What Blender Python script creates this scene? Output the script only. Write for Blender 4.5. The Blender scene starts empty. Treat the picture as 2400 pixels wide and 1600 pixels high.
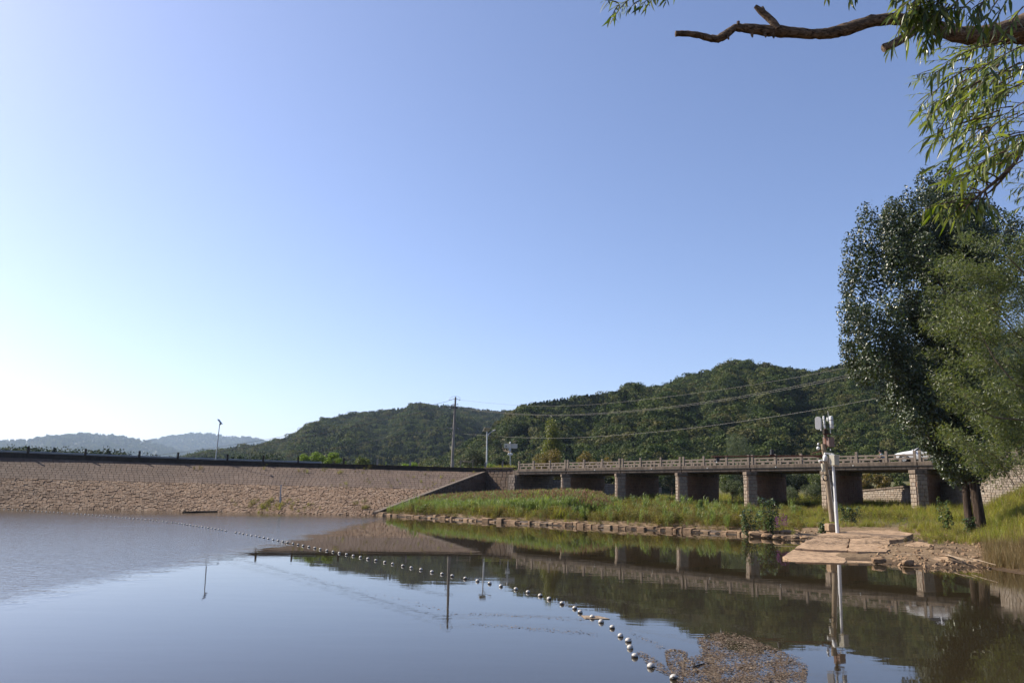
import bpy, bmesh, math, random
import numpy as np
from mathutils import Vector, Matrix, Euler

R_ = math.radians
rnd = random.Random(7)
rng = np.random.default_rng(11)
scene = bpy.context.scene
COL = scene.collection

# ------------------------------------------------------------------ camera
CAM_H, FPX = 2.27, 1867.0          # eye height above the water, focal length for a 2400 px wide picture (28 mm)
ROLL = R_(1.29)
PITCH = math.atan(354 * math.cos(ROLL) / FPX)
_fw = np.array([0, math.cos(PITCH), math.sin(PITCH)])
_r0 = np.array([1.0, 0, 0]); _u0 = np.array([0, -math.sin(PITCH), math.cos(PITCH)])
_R = math.cos(ROLL) * _r0 + math.sin(ROLL) * _u0
_U = math.cos(ROLL) * _u0 - math.sin(ROLL) * _r0
CAM = np.array([0, 0, CAM_H])
cam_data = bpy.data.cameras.new('camera'); cam = bpy.data.objects.new('camera', cam_data); COL.objects.link(cam)
cam_data.lens = 28.0; cam_data.sensor_width = 36.0; cam_data.clip_start = 0.05; cam_data.clip_end = 30000
m = Matrix.Identity(4)
for i in range(3):
    m[i][0], m[i][1], m[i][2], m[i][3] = _R[i], _U[i], -_fw[i], CAM[i]
cam.matrix_world = m
scene.camera = cam

# ------------------------------------------------------------------ light
SUN_AZ, SUN_EL = R_(69), R_(38)      # azimuth to the left of the viewing direction, elevation
sun_from = Vector((-math.sin(SUN_AZ) * math.cos(SUN_EL), math.cos(SUN_AZ) * math.cos(SUN_EL), math.sin(SUN_EL)))
world = bpy.data.worlds.new('World'); scene.world = world; world.use_nodes = True
wn = world.node_tree.nodes; wl = world.node_tree.links
sky = wn.new('ShaderNodeTexSky'); sky.sky_type = 'NISHITA'; sky.sun_disc = False
sky.sun_elevation = SUN_EL; sky.sun_rotation = -SUN_AZ
sky.air_density = 0.85; sky.dust_density = 1.0; sky.ozone_density = 4.0; sky.altitude = 100
bg = wn['Background']; bg.inputs['Strength'].default_value = 0.107
tint = wn.new('ShaderNodeMix'); tint.data_type = 'RGBA'; tint.blend_type = 'MULTIPLY'; tint.inputs[0].default_value = 1.0
tint.inputs[7].default_value = (1.10, 0.97, 0.99, 1)
wl.new(sky.outputs[0], tint.inputs[6]); wl.new(tint.outputs[2], bg.inputs['Color'])
sl = bpy.data.lights.new('sun', 'SUN'); sl.energy = 5.0; sl.angle = R_(0.5); sl.color = (1.0, 0.91, 0.77)
so = bpy.data.objects.new('sun', sl); COL.objects.link(so)
so.rotation_euler = (-sun_from).to_track_quat('-Z', 'Y').to_euler(); so.location = (-60, 40, 80)
scene.view_settings.view_transform = 'Standard'; scene.view_settings.look = 'None'
scene.view_settings.exposure = 0.87; scene.view_settings.gamma = 1.0
scene.view_settings.use_curve_mapping = False
scene.render.engine = 'CYCLES'
scene.cycles.max_bounces = 6; scene.cycles.diffuse_bounces = 3; scene.cycles.glossy_bounces = 4
scene.cycles.transmission_bounces = 3; scene.cycles.volume_bounces = 0; scene.cycles.transparent_max_bounces = 8
scene.cycles.caustics_reflective = False; scene.cycles.caustics_refractive = False

# ------------------------------------------------------------------ helpers
def ray(x, y): return _fw + (x - 1200) / FPX * _R - (y - 800) / FPX * _U
def at_z(x, y, z):
    d = ray(x, y); return CAM + d * (z - CAM_H) / d[2]
def at_y(x, y, Y):
    d = ray(x, y); return CAM + d * (Y / d[1])
def to_px(P):
    v = np.asarray(P, float) - CAM; z = v @ _fw
    return 1200 + FPX * (v @ _R) / z, 800 - FPX * (v @ _U) / z
def lerp(a, b, t): return a + (b - a) * t
def interp(x, xs, ys): return float(np.interp(x, xs, ys))
def sstep(a, b, x):
    t = np.clip((x - a) / (b - a), 0, 1); return t * t * (3 - 2 * t)

class NT:
    def __init__(s, name):
        s.m = bpy.data.materials.new(name); s.m.use_nodes = True
        s.n = s.m.node_tree.nodes; s.l = s.m.node_tree.links
        s.b = s.n['Principled BSDF']; s.out = s.n['Material Output']
    def node(s, t, **k):
        n = s.n.new(t)
        for a, v in k.items():
            if a.startswith('i_'): n.inputs[a[2:]].default_value = v
            else: setattr(n, a, v)
        return n
    def link(s, a, b): s.l.new(a, b)
    def noise(s, scale, detail=4, rough=0.55, coord=None, dist=0.0):
        n = s.node('ShaderNodeTexNoise'); n.inputs['Scale'].default_value = scale
        n.inputs['Detail'].default_value = detail; n.inputs['Roughness'].default_value = rough
        n.inputs['Distortion'].default_value = dist
        if coord is not None: s.link(coord, n.inputs['Vector'])
        return n.outputs['Fac']
    def ramp(s, fac, stops):
        r = s.node('ShaderNodeValToRGB'); e = r.color_ramp.elements
        while len(e) < len(stops): e.new(0.5)
        for el, (p, c) in zip(e, stops): el.position = p; el.color = (*c, 1)
        s.link(fac, r.inputs['Fac']); return r.outputs['Color']
    def math(s, op, a, b=None, clamp=False):
        n = s.node('ShaderNodeMath', operation=op, use_clamp=clamp)
        for i, v in enumerate((a, b)):
            if v is None: continue
            if isinstance(v, (int, float)): n.inputs[i].default_value = v
            else: s.link(v, n.inputs[i])
        return n.outputs[0]
    def mix(s, fac, a, b, mode='MIX'):
        n = s.node('ShaderNodeMix', data_type='RGBA', blend_type=mode)
        for k, v in ((0, fac), (6, a), (7, b)):
            if isinstance(v, (int, float)): n.inputs[k].default_value = v
            elif isinstance(v, tuple): n.inputs[k].default_value = (*v, 1)
            else: s.link(v, n.inputs[k])
        return n.outputs[2]
    def rand(s):     # one random value for each object and each separate piece of a joined mesh
        o = s.node('ShaderNodeObjectInfo'); g = s.node('ShaderNodeNewGeometry')
        return s.math('FRACT', s.math('ADD', o.outputs['Random'], g.outputs['Random Per Island']))
    def objcoord(s): return s.node('ShaderNodeTexCoord').outputs['Object']
    def pos(s): return s.node('ShaderNodeNewGeometry').outputs['Position']
    def bump(s, h, strength=0.3, dist=0.02):
        b = s.node('ShaderNodeBump'); b.inputs['Strength'].default_value = strength; b.inputs['Distance'].default_value = dist
        s.link(h, b.inputs['Height']); s.link(b.outputs[0], s.b.inputs['Normal'])

def m_plain(name, col, rough=0.7, var=0.25, scale=6.0, metal=0.0, bump=0.2, spec=0.4):
    t = NT(name); p = t.pos(); n = t.noise(scale, 5, 0.6, p)
    c = t.ramp(n, [(0.3, tuple(v * (1 - var) for v in col)), (0.7, tuple(min(1, v * (1 + var)) for v in col))])
    t.link(c, t.b.inputs['Base Color']); t.b.inputs['Roughness'].default_value = rough; t.b.inputs['Metallic'].default_value = metal
    t.b.inputs['Specular IOR Level'].default_value = spec
    if bump: t.bump(t.noise(scale * 4, 5, 0.65, p), bump, 0.01)
    return t.m

def m_stone(name, cols, rough=0.85, grain=9.0, bump=0.5, dirt=(0.05, 0.045, 0.04), dirt_amt=0.4, dist=0.012, big=0.5):
    """stones whose colour differs from piece to piece, with grain, blotches and stains"""
    t = NT(name); p = t.pos(); r = t.rand()
    k = len(cols); c = t.ramp(r, [((i + 0.5) / k, cc) for i, cc in enumerate(cols)])
    g = t.noise(grain, 6, 0.7, p)
    c = t.mix(0.55, c, t.ramp(g, [(0.25, (0.45, 0.45, 0.45)), (0.75, (1.25, 1.25, 1.25))]), 'MULTIPLY')
    bl = t.noise(big, 5, 0.65, p)
    f = t.math('MULTIPLY', t.ramp(bl, [(0.48, (0, 0, 0)), (0.68, (1, 1, 1))]), dirt_amt)
    c = t.mix(f, c, dirt)
    t.link(c, t.b.inputs['Base Color']); t.b.inputs['Roughness'].default_value = rough
    t.b.inputs['Specular IOR Level'].default_value = 0.3
    t.bump(t.noise(grain * 2.2, 6, 0.7, p), bump, dist)
    return t.m

def m_concrete(name, col, stain=(0.06, 0.05, 0.045), amt=0.7, streak=True, bump=0.35):
    t = NT(name); p = t.pos()
    n = t.noise(1.6, 6, 0.7, p); c = t.ramp(n, [(0.3, tuple(v * 0.72 for v in col)), (0.7, tuple(v * 1.15 for v in col))])
    mp = t.node('ShaderNodeMapping'); mp.inputs['Scale'].default_value = (2.6, 2.6, 0.35 if streak else 2.0)
    t.link(p, mp.inputs['Vector'])
    s = t.noise(1.5, 6, 0.75, mp.outputs[0])
    f = t.math('MULTIPLY', t.ramp(s, [(0.46, (0, 0, 0)), (0.64, (1, 1, 1))]), amt)
    c = t.mix(f, c, stain)
    c = t.mix(0.4, c, t.ramp(t.noise(40, 3, 0.7, p), [(0.3, (0.6, 0.6, 0.6)), (0.7, (1.2, 1.2, 1.2))]), 'MULTIPLY')
    t.link(c, t.b.inputs['Base Color']); t.b.inputs['Roughness'].default_value = 0.9; t.b.inputs['Specular IOR Level'].default_value = 0.25
    t.bump(t.noise(22, 6, 0.7, p), bump, 0.012)
    return t.m

def m_leaf(name, cols, trans=0.35, rough=0.45, spec=0.4, tcol=None, under=None, inst=0.0):
    t = NT(name); r = t.rand(); k = len(cols)
    if inst:
        o = t.node('ShaderNodeObjectInfo'); g = t.node('ShaderNodeNewGeometry'); pn = t.noise(0.35, 3, 0.6, t.pos())
        r = t.math('ADD', t.math('ADD', t.math('MULTIPLY', o.outputs['Random'], inst * 0.6), t.math('MULTIPLY', pn, inst * 0.55)), t.math('MULTIPLY', g.outputs['Random Per Island'], 1 - inst))
    c = t.ramp(r, [((i + 0.5) / k, cc) for i, cc in enumerate(cols)])
    if under is not None:
        g = t.node('ShaderNodeNewGeometry'); c = t.mix(g.outputs['Backfacing'], c, under)
    t.link(c, t.b.inputs['Base Color']); t.b.inputs['Roughness'].default_value = rough
    t.b.inputs['Specular IOR Level'].default_value = spec
    tr = t.node('ShaderNodeBsdfTranslucent'); t.link(t.mix(1.0, c, tcol or (1.5, 1.6, 0.6), 'MULTIPLY'), tr.inputs['Color'])
    mx = t.node('ShaderNodeMixShader'); mx.inputs[0].default_value = trans
    t.link(t.b.outputs[0], mx.inputs[1]); t.link(tr.outputs[0], mx.inputs[2]); t.link(mx.outputs[0], t.out.inputs['Surface'])
    return t.m

def m_bark(name, a, b, scale=(9, 9, 2.0), bump=0.9, dist=0.02):
    t = NT(name); o = t.objcoord(); mp = t.node('ShaderNodeMapping'); mp.inputs['Scale'].default_value = scale
    t.link(o, mp.inputs['Vector']); n = t.noise(2.2, 7, 0.7, mp.outputs[0], 0.6)
    t.link(t.ramp(n, [(0.36, a), (0.62, b)]), t.b.inputs['Base Color']); t.b.inputs['Roughness'].default_value = 0.95
    t.b.inputs['Specular IOR Level'].default_value = 0.2
    t.bump(n, bump, dist); return t.m

# --- mesh building
def np_mesh(name, V, F, mat=None, smooth=False):
    """V (n,3), F (k,3|4) arrays -> mesh data"""
    V = np.asarray(V, np.float32); F = np.asarray(F, np.int32); k, q = F.shape
    me = bpy.data.meshes.new(name); me.vertices.add(len(V)); me.vertices.foreach_set('co', V.ravel())
    me.loops.add(k * q); me.loops.foreach_set('vertex_index', F.ravel())
    me.polygons.add(k); me.polygons.foreach_set('loop_start', np.arange(k, dtype=np.int32) * q)
    me.polygons.foreach_set('loop_total', np.full(k, q, np.int32))
    me.polygons.foreach_set('use_smooth', np.full(k, bool(smooth)))
    me.update(calc_edges=True)
    if mat: me.materials.append(mat)
    return me

def new(name, data=None, parent=None):
    o = bpy.data.objects.new(name, data); COL.objects.link(o)
    if parent is not None: o.parent = parent
    return o
def tag(o, label=None, cat=None, group=None, kind=None):
    if label: o['label'] = label
    if cat: o['category'] = cat
    if group: o['group'] = group
    if kind: o['kind'] = kind
    return o
def thing(name, loc, label, cat, group=None, rz=0.0):
    o = new(name); o.location = Vector(tuple(map(float, loc))); o.rotation_euler = (0, 0, rz); o.empty_display_size = 0.3
    return tag(o, label, cat, group)

class MB:
    def __init__(s): s.v = []; s.f = []
    def add(s, vs, fs):
        b = len(s.v); s.v += [tuple(map(float, p)) for p in vs]; s.f += [tuple(b + i for i in q) for q in fs]; return s
    def box(s, c, size, M=None, rz=0.0, chamfer=0.0):
        hx, hy, hz = [v / 2 for v in size]; pts = [Vector((x, y, z)) for x in (-hx, hx) for y in (-hy, hy) for z in (-hz, hz)]
        rot = M if M is not None else Matrix.Rotation(rz, 3, 'Z')
        return s.add([rot @ p + Vector(tuple(map(float, c))) for p in pts], [(0, 1, 3, 2), (4, 6, 7, 5), (0, 4, 5, 1), (2, 3, 7, 6), (0, 2, 6, 4), (1, 5, 7, 3)])
    def tube(s, pts, rad, n=8, cap=True, jit=0.0):
        P = [Vector(tuple(map(float, p))) for p in pts]; rr = rad if hasattr(rad, '__len__') else [rad] * len(P)
        b = len(s.v); up = None
        for i, p in enumerate(P):
            t = (P[min(i + 1, len(P) - 1)] - P[max(i - 1, 0)]).normalized()
            if up is None: up = t.orthogonal().normalized()
            up = (up - t * up.dot(t)).normalized(); w = t.cross(up)
            for k in range(n):
                a = 2 * math.pi * k / n; r = rr[i] * (1 + (rnd.uniform(-jit, jit) if jit else 0))
                s.v.append(tuple(p + (up * math.cos(a) + w * math.sin(a)) * r))
        for i in range(len(P) - 1):
            for k in range(n):
                a = b + i * n + k; c = b + i * n + (k + 1) % n
                s.f.append((a, c, c + n, a + n))
        if cap:
            s.f.append(tuple(b + k for k in range(n))[::-1]); s.f.append(tuple(b + (len(P) - 1) * n + k for k in range(n)))
        return s
    def sphere(s, c, r, nu=12, nv=8, sc=(1, 1, 1)):
        b = len(s.v); c = Vector(tuple(map(float, c)))
        for j in range(nv + 1):
            th = math.pi * j / nv
            for i in range(nu):
                a = 2 * math.pi * i / nu
                s.v.append(tuple(c + Vector((math.sin(th) * math.cos(a) * r * sc[0], math.sin(th) * math.sin(a) * r * sc[1], math.cos(th) * r * sc[2]))))
        for j in range(nv):
            for i in range(nu):
                a = b + j * nu + i; d = b + j * nu + (i + 1) % nu
                s.f.append((a, a + nu, d + nu, d))
        return s
    def prism(s, poly, z0, z1):
        n = len(poly); b = len(s.v)
        s.v += [(float(p[0]), float(p[1]), float(z0)) for p in poly] + [(float(p[0]), float(p[1]), float(z1)) for p in poly]
        s.f += [tuple(b + i for i in range(n))[::-1], tuple(b + n + i for i in range(n))]
        s.f += [(b + i, b + (i + 1) % n, b + n + (i + 1) % n, b + n + i) for i in range(n)]
        return s
    def mesh(s, name, mat, smooth=False):
        me = bpy.data.meshes.new(name); me.from_pydata(s.v, [], s.f)
        bm = bmesh.new(); bm.from_mesh(me); bmesh.ops.recalc_face_normals(bm, faces=bm.faces); bm.to_mesh(me); bm.free()
        if smooth:
            me.polygons.foreach_set('use_smooth', np.ones(len(me.polygons), bool))
            me.set_sharp_from_angle(angle=R_(38))
        me.materials.append(mat); me.update(); return me
    def build(s, name, mat, parent=None, smooth=False, rel=None, bevel=0.0):
        """world-space vertices; rel = world location of the parent thing's origin"""
        if rel is not None:
            r = Vector(tuple(map(float, rel))); s.v = [tuple(Vector(p) - r) for p in s.v]
        o = new(name, s.mesh(name, mat, smooth), parent)
        if bevel:
            md = o.modifiers.new('edge', 'BEVEL'); md.width = bevel; md.segments = 2; md.limit_method = 'ANGLE'
        return o

def copy_tree(o, parent=None):
    c = o.copy(); COL.objects.link(c); c.parent = parent
    for ch in list(o.children): copy_tree(ch, c)
    return c

# --- building blocks shared by all masonry: unit block, front towards +Z, with chamfered front edge
def unit_block(name, mat, jit=0.0, cham=0.10, seed=0):
    r = random.Random(seed); V = []
    for z, k in ((-0.5, 1.0), (0.28, 1.0), (0.5, 1 - 2 * cham)):
        for x, y in ((-1, -1), (1, -1), (1, 1), (-1, 1)):
            V.append((x * 0.5 * k + r.uniform(-jit, jit), y * 0.5 * k + r.uniform(-jit, jit), z + (r.uniform(-jit, jit) if z > 0 else 0)))
    F = [(8, 9, 10, 11)]
    for b in (0, 4):
        F += [(b + i, b + (i + 1) % 4, b + 4 + (i + 1) % 4, b + 4 + i) for i in range(4)]
    me = bpy.data.meshes.new(name); me.from_pydata(V, [], F); me.materials.append(mat); me.update(); return me

def lay_blocks(parent, name, protos, mats, nmax, stuff_name, rel=(0, 0, 0), mesh_mat=None):
    """mats: list of 4x4 world matrices. The nmax that show largest become objects, the rest one joined part."""
    def size_key(M):
        p = M.translation; d = (Vector(p) - Vector(tuple(CAM))).length
        x, y = to_px(p); vis = 1.0 if (-20 < x < 2420) else 0.001
        return -vis * (M.col[0].to_3d().length * M.col[1].to_3d().length) / (d * d)
    order = sorted(range(len(mats)), key=lambda i: size_key(mats[i]))
    off = Matrix.Translation(-Vector(tuple(map(float, rel))))
    for i in order[:nmax]:
        o = new(name, protos[i % len(protos)], parent); o.matrix_basis = off @ mats[i]
    rest = order[nmax:]
    if rest:
        V = []; F = []; cache = {}
        for pi, me in enumerate(protos):
            v = np.array([x.co[:] for x in me.vertices]); f = np.array([tuple(p.vertices) for p in me.polygons]); cache[pi] = (v, f)
        b = 0
        for i in rest:
            v, f = cache[i % len(protos)]; M = np.array(off @ mats[i])
            V.append(v @ M[:3, :3].T + M[:3, 3]); F.append(f + b); b += len(v)
        o = new(stuff_name, np_mesh(stuff_name, np.vstack(V), np.vstack(F), protos[0].materials[0]), parent); o['kind'] = 'stuff'

def frame(c, ax, ay, az, sx, sy, sz):
    M = Matrix.Identity(4)
    for i in range(3): M[i][0], M[i][1], M[i][2], M[i][3] = ax[i] * sx, ay[i] * sy, az[i] * sz, c[i]
    return M

def face_blocks(P0, P1, zb, zt, bw, bh, depth, joint=0.02, jit=0.15, seed=1, out=None):
    """matrices of the blocks that face the vertical plane P0->P1 (xy), zb/zt functions of 0..1; outward = right of P0->P1"""
    r = random.Random(seed); P0 = Vector((P0[0], P0[1], 0)); P1 = Vector((P1[0], P1[1], 0)); L = (P1 - P0).length
    ax = (P1 - P0).normalized(); nz = Vector((ax.y, -ax.x, 0)) if out is None else Vector(out)
    up = Vector((0, 0, 1)); ms = []; zmin = min(zb(0), zb(1)); zmax = max(zt(0), zt(1)); z = zmin; row = 0
    while z < zmax - bh * 0.3:
        h = bh * r.uniform(1 - jit * 0.5, 1 + jit * 0.5); x = -bw * (0.5 if row % 2 else 0.0) * r.uniform(0.8, 1.1)
        if z + h > zmax: h = zmax - z
        while x < L - 0.02:
            w = bw * r.uniform(1 - jit, 1 + jit); x0, x1 = max(x, 0), min(x + w, L); x += w
            if x1 - x0 < bw * 0.22: continue
            t = (x0 + x1) / 2 / L; lo, hi = max(z, zb(t)), min(z + h, zt(t))
            if hi - lo < bh * 0.35: continue
            c = P0 + ax * ((x0 + x1) / 2) + up * ((lo + hi) / 2) + nz * (depth * 0.5 - 0.06 + r.uniform(-0.012, 0.012))
            ms.append(frame(c, ax, up, nz, x1 - x0 - joint, hi - lo - joint, depth))
        z += h; row += 1
    return ms

# --- leaves in bulk
def leaf_arrays(C, D, N, L, W, fold=0.0):
    """rhombic leaves: centres, directions, normals -> vertex and quad arrays"""
    D = D / np.linalg.norm(D, axis=1, keepdims=True); S = np.cross(D, N); S /= np.linalg.norm(S, axis=1, keepdims=True) + 1e-9
    Nn = np.cross(S, D); L = np.broadcast_to(L, len(C))[:, None]; W = np.broadcast_to(W, len(C))[:, None]
    a = C - D * L * 0.5; b = C + D * L * 0.5; k = C - D * L * 0.08
    V = np.stack([a, k + S * W * 0.5 + Nn * W * fold, b, k - S * W * 0.5 + Nn * W * fold], 1).reshape(-1, 3)
    F = np.arange(len(C) * 4).reshape(-1, 4); return V, F
def unit_vecs(n, zbias=0.0):
    v = rng.normal(size=(n, 3)); v[:, 2] += zbias; return v / np.linalg.norm(v, axis=1, keepdims=True)
def lobe_points(lobes, n, shell=0.55):
    """points spread through ellipsoid lobes (cx,cy,cz,rx,ry,rz), more of them near the outside"""
    lob = np.array(lobes, float); vol = (lob[:, 3] * lob[:, 4] * lob[:, 5]) ** 0.8; idx = rng.choice(len(lob), n, p=vol / vol.sum())
    u = unit_vecs(n); rad = rng.random(n) ** (1 / 3.0) * (1 - shell) + shell * rng.random(n) ** 0.25
    rad = np.minimum(rad, 1.05) * rng.uniform(0.85, 1.1, n)
    return lob[idx, :3] + u * rad[:, None] * lob[idx, 3:6], u, idx

# --- scatter: one object of uncountable small plants or far trees
PROTO = bpy.data.collections.new('prototypes')
def proto_obj(name, me): return bpy.data.objects.new(name, me)
def scatter(name, pts, rot, scl, idx, protos, label, cat):
    col = bpy.data.collections.new(name + '_kinds')
    for i, me in enumerate(protos): col.objects.link(bpy.data.objects.new(f'{name}_kind_{i:02d}', me))
    me = bpy.data.meshes.new(name); n = len(pts); me.vertices.add(n); me.vertices.foreach_set('co', np.asarray(pts, np.float32).ravel())
    a = me.attributes.new('rot', 'FLOAT_VECTOR', 'POINT'); a.data.foreach_set('vector', np.asarray(rot, np.float32).ravel())
    a = me.attributes.new('scl', 'FLOAT_VECTOR', 'POINT'); a.data.foreach_set('vector', np.asarray(scl, np.float32).ravel())
    a = me.attributes.new('idx', 'INT', 'POINT'); a.data.foreach_set('value', np.asarray(idx, np.int32))
    me.update(); o = new(name, me); tag(o, label, cat, kind='stuff')
    g = bpy.data.node_groups.new(name, 'GeometryNodeTree')
    g.interface.new_socket('Geometry', in_out='INPUT', socket_type='NodeSocketGeometry')
    g.interface.new_socket('Geometry', in_out='OUTPUT', socket_type='NodeSocketGeometry')
    N = g.nodes; L = g.links; gi = N.new('NodeGroupInput'); go = N.new('NodeGroupOutput')
    ip = N.new('GeometryNodeInstanceOnPoints'); ci = N.new('GeometryNodeCollectionInfo')
    ci.inputs['Collection'].default_value = col; ci.inputs['Separate Children'].default_value = True; ci.inputs['Reset Children'].default_value = True
    ip.inputs['Pick Instance'].default_value = True
    def attr(nm, dt):
        a = N.new('GeometryNodeInputNamedAttribute'); a.data_type = dt; a.inputs['Name'].default_value = nm
        return next(s for s in a.outputs if s.enabled and s.name == 'Attribute')
    e = N.new('FunctionNodeEulerToRotation'); L.new(attr('rot', 'FLOAT_VECTOR'), e.inputs[0]); L.new(e.outputs[0], ip.inputs['Rotation'])
    L.new(attr('scl', 'FLOAT_VECTOR'), ip.inputs['Scale']); L.new(attr('idx', 'INT'), ip.inputs['Instance Index'])
    L.new(gi.outputs[0], ip.inputs['Points']); L.new(ci.outputs[0], ip.inputs['Instance']); L.new(ip.outputs[0], go.inputs[0])
    md = o.modifiers.new('scatter', 'NODES'); md.node_group = g
    return o

# ================================================================== SETTING: shoreline, ground, water
Z_CREST = 4.95
crest_px = [(0, 1060.7), (150, 1066.5), (300, 1072), (450, 1077.5), (600, 1082.4), (750, 1087), (900, 1091), (1020, 1094.6), (1138, 1097.7)]
toe_px = [(0, 1190), (140, 1192), (275, 1194), (405, 1196), (525, 1198.5), (630, 1201), (725, 1203.7), (805, 1206), (880, 1207.5)]
crest = [at_z(x, y, Z_CREST) for x, y in crest_px]
toe = [at_z(x, y, 0.0) for x, y in toe_px]
_dl = crest[0] - crest[2]; _dl /= np.linalg.norm(_dl)
crest = [crest[0] + _dl * k for k in (150, 90, 40, 15)] + crest
toe = [toe[0] + _dl * k for k in (146, 88, 39, 14.6)] + toe
def arc(pts):
    P = np.array(pts); L = np.r_[0, np.cumsum(np.linalg.norm(np.diff(P, axis=0), axis=1))]
    def f(s): return np.array([np.interp(s * L[-1], L, P[:, k]) for k in range(3)])
    f.L = L[-1]; return f
# the same number of corners on both lines
crest_f = arc(crest)
cs = np.array(crest); Lc = np.r_[0, np.cumsum(np.linalg.norm(np.diff(cs, axis=0), axis=1))] / crest_f.L
ts = np.array(toe)
def toe_arc(s): return np.array([np.interp(s, Lc, ts[:, k]) for k in range(3)])
PAR_H = 0.36                       # parapet height above the top of the slope
def dam_pt(s, v):                  # s along the dam (1 = right end), v down the slope (0 top, 1 water)
    a = crest_f(s) - np.array([0, 0, PAR_H]); b = toe_arc(s); return a + (b - a) * v

wall_px = [(880, 1207.5), (1000, 1213.5), (1100, 1220), (1250, 1228), (1400, 1236), (1550, 1243.5), (1700, 1251), (1800, 1257)]
wall_line = [at_z(x, y, 0) for x, y in wall_px]
shore_px = [(1850, 1263), (1893, 1262), (1880, 1273), (1838, 1303), (1900, 1312), (2000, 1317), (2062, 1318), (2110, 1328), (2184, 1334), (2250, 1331), (2310, 1331), (2360, 1340), (2400, 1347)]
shore = wall_line + [at_z(x, y, 0) for x, y in shore_px]
lake = [(p[0], p[1]) for p in toe[:-1]] + [(p[0], p[1]) for p in shore] + [(21, 22), (17, 13), (9, 5.5), (0, 3.2), (-14, 2), (-60, -6), (-190, -60)]
lake = np.array(lake)

def poly_sd(X, Y, P):
    """signed distance to polygon, positive outside"""
    X = np.asarray(X, float); Y = np.asarray(Y, float); d = np.full(X.shape, 1e9); ins = np.zeros(X.shape, bool)
    for i in range(len(P)):
        x1, y1 = P[i]; x2, y2 = P[(i + 1) % len(P)]; ex, ey = x2 - x1, y2 - y1
        t = np.clip(((X - x1) * ex + (Y - y1) * ey) / (ex * ex + ey * ey + 1e-12), 0, 1)
        d = np.minimum(d, np.hypot(X - x1 - t * ex, Y - y1 - t * ey))
        c = ((y1 > Y) != (y2 > Y)); ins ^= c & (X < (x2 - x1) * (Y - y1) / (y2 - y1 + 1e-12) + x1)
    return np.where(ins, -d, d)
wave = lambda X, Y, s, o: np.sin(X * s + o) * np.cos(Y * s * 1.3 + o * 2.1) + 0.5 * np.sin(X * s * 2.3 + Y * s * 1.1 + o * 3)
def ground_z(X, Y):
    X = np.asarray(X, float); Y = np.asarray(Y, float); d = poly_sd(X, Y, lake)
    land = 0.42 * (1 - np.exp(-np.maximum(d, 0) / 5)) + (0.017 + 0.019 * sstep(5, 13, X)) * np.maximum(d, 0)
    w = sstep(17.5, 14.5, X) * sstep(-16, -9, X) * (Y > 40)
    land += w * 0.26 * sstep(0.45, 1.2, d)
    land += sstep(20, 34, X) * sstep(44, 60, Y) * 0.5 + sstep(37, 44, X) * sstep(52, 58, Y) * 2.2
    land = np.minimum(land, 2.2 + sstep(40, 60, X) * 3)
    land += 1.5 * sstep(0.0, 4.5, X - 0.57 * Y) * sstep(33, 48, Y) * sstep(95, 70, Y)      # the bank climbs to the right of the poplar
    land += (0.05 * wave(X, Y, 0.9, 1.0) + 0.03 * wave(X, Y, 2.1, 2.0)) * sstep(0.3, 2.5, d)
    return np.where(d > 0, land, np.maximum(-0.14 * -d, -1.6) - 0.02)

def axis(fine0, fine1, step, mid0, mid1, mstep, far):
    a = list(np.arange(fine0, fine1, step)); x = fine1
    while x < mid1: a.append(x); x += mstep
    g = mstep
    while x < far: a.append(x); g *= 1.35; x += g
    a.append(far); x = fine0 - mstep; 
    while x > mid0: a.insert(0, x); x -= mstep
    g = mstep
    while x > -far: a.insert(0, x); g *= 1.35; x -= g
    a.insert(0, -far); return np.array(a)
gx = axis(-16, 38, 0.6, -75, 75, 2.5, 9000); gy = axis(22, 84, 0.6, -20, 130, 2.5, 9000)
GX, GY = np.meshgrid(gx, gy, indexing='ij'); GZ = ground_z(GX, GY)
ni, nj = GX.shape
ii = np.arange(ni * nj).reshape(ni, nj)
GF = np.stack([ii[:-1, :-1], ii[1:, :-1], ii[1:, 1:], ii[:-1, 1:]], -1).reshape(-1, 4)
t = NT('ground_soil'); p = t.pos()
n1 = t.noise(0.35, 6, 0.65, p); n2 = t.noise(5.0, 6, 0.7, p); n3 = t.noise(30, 4, 0.7, p)
sand = t.ramp(n2, [(0.3, (0.12, 0.075, 0.04)), (0.55, (0.24, 0.165, 0.095)), (0.75, (0.33, 0.245, 0.155))])
turf = t.ramp(n2, [(0.3, (0.05, 0.055, 0.018)), (0.7, (0.14, 0.125, 0.05))])
xyz = t.node('ShaderNodeSeparateXYZ'); t.link(p, xyz.inputs[0])
hgt = t.math('ADD', xyz.outputs['Z'], t.math('MULTIPLY', t.math('SUBTRACT', n1, 0.5), 1.1))
mr = t.node('ShaderNodeMapRange', interpolation_type='SMOOTHSTEP'); mr.inputs[1].default_value = 0.5; mr.inputs[2].default_value = 0.95; t.link(hgt, mr.inputs[0])
c = t.mix(mr.outputs[0], sand, turf)
wet = t.node('ShaderNodeMapRange', interpolation_type='SMOOTHSTEP'); wet.inputs[1].default_value = 0.03; wet.inputs[2].default_value = 0.16; t.link(t.math('ADD', xyz.outputs['Z'], t.math('MULTIPLY', t.math('SUBTRACT', n2, 0.5), 0.12)), wet.inputs[0])
c = t.mix(wet.outputs[0], t.mix(1.0, c, (0.36, 0.32, 0.27), 'MULTIPLY'), c)
c = t.mix(0.45, c, t.ramp(n3, [(0.3, (0.5, 0.5, 0.5)), (0.7, (1.25, 1.25, 1.25))]), 'MULTIPLY')
t.link(c, t.b.inputs['Base Color']); t.b.inputs['Roughness'].default_value = 0.92; t.b.inputs['Specular IOR Level'].default_value = 0.25
t.bump(t.noise(9, 7, 0.7, p), 0.8, 0.06)
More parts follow.
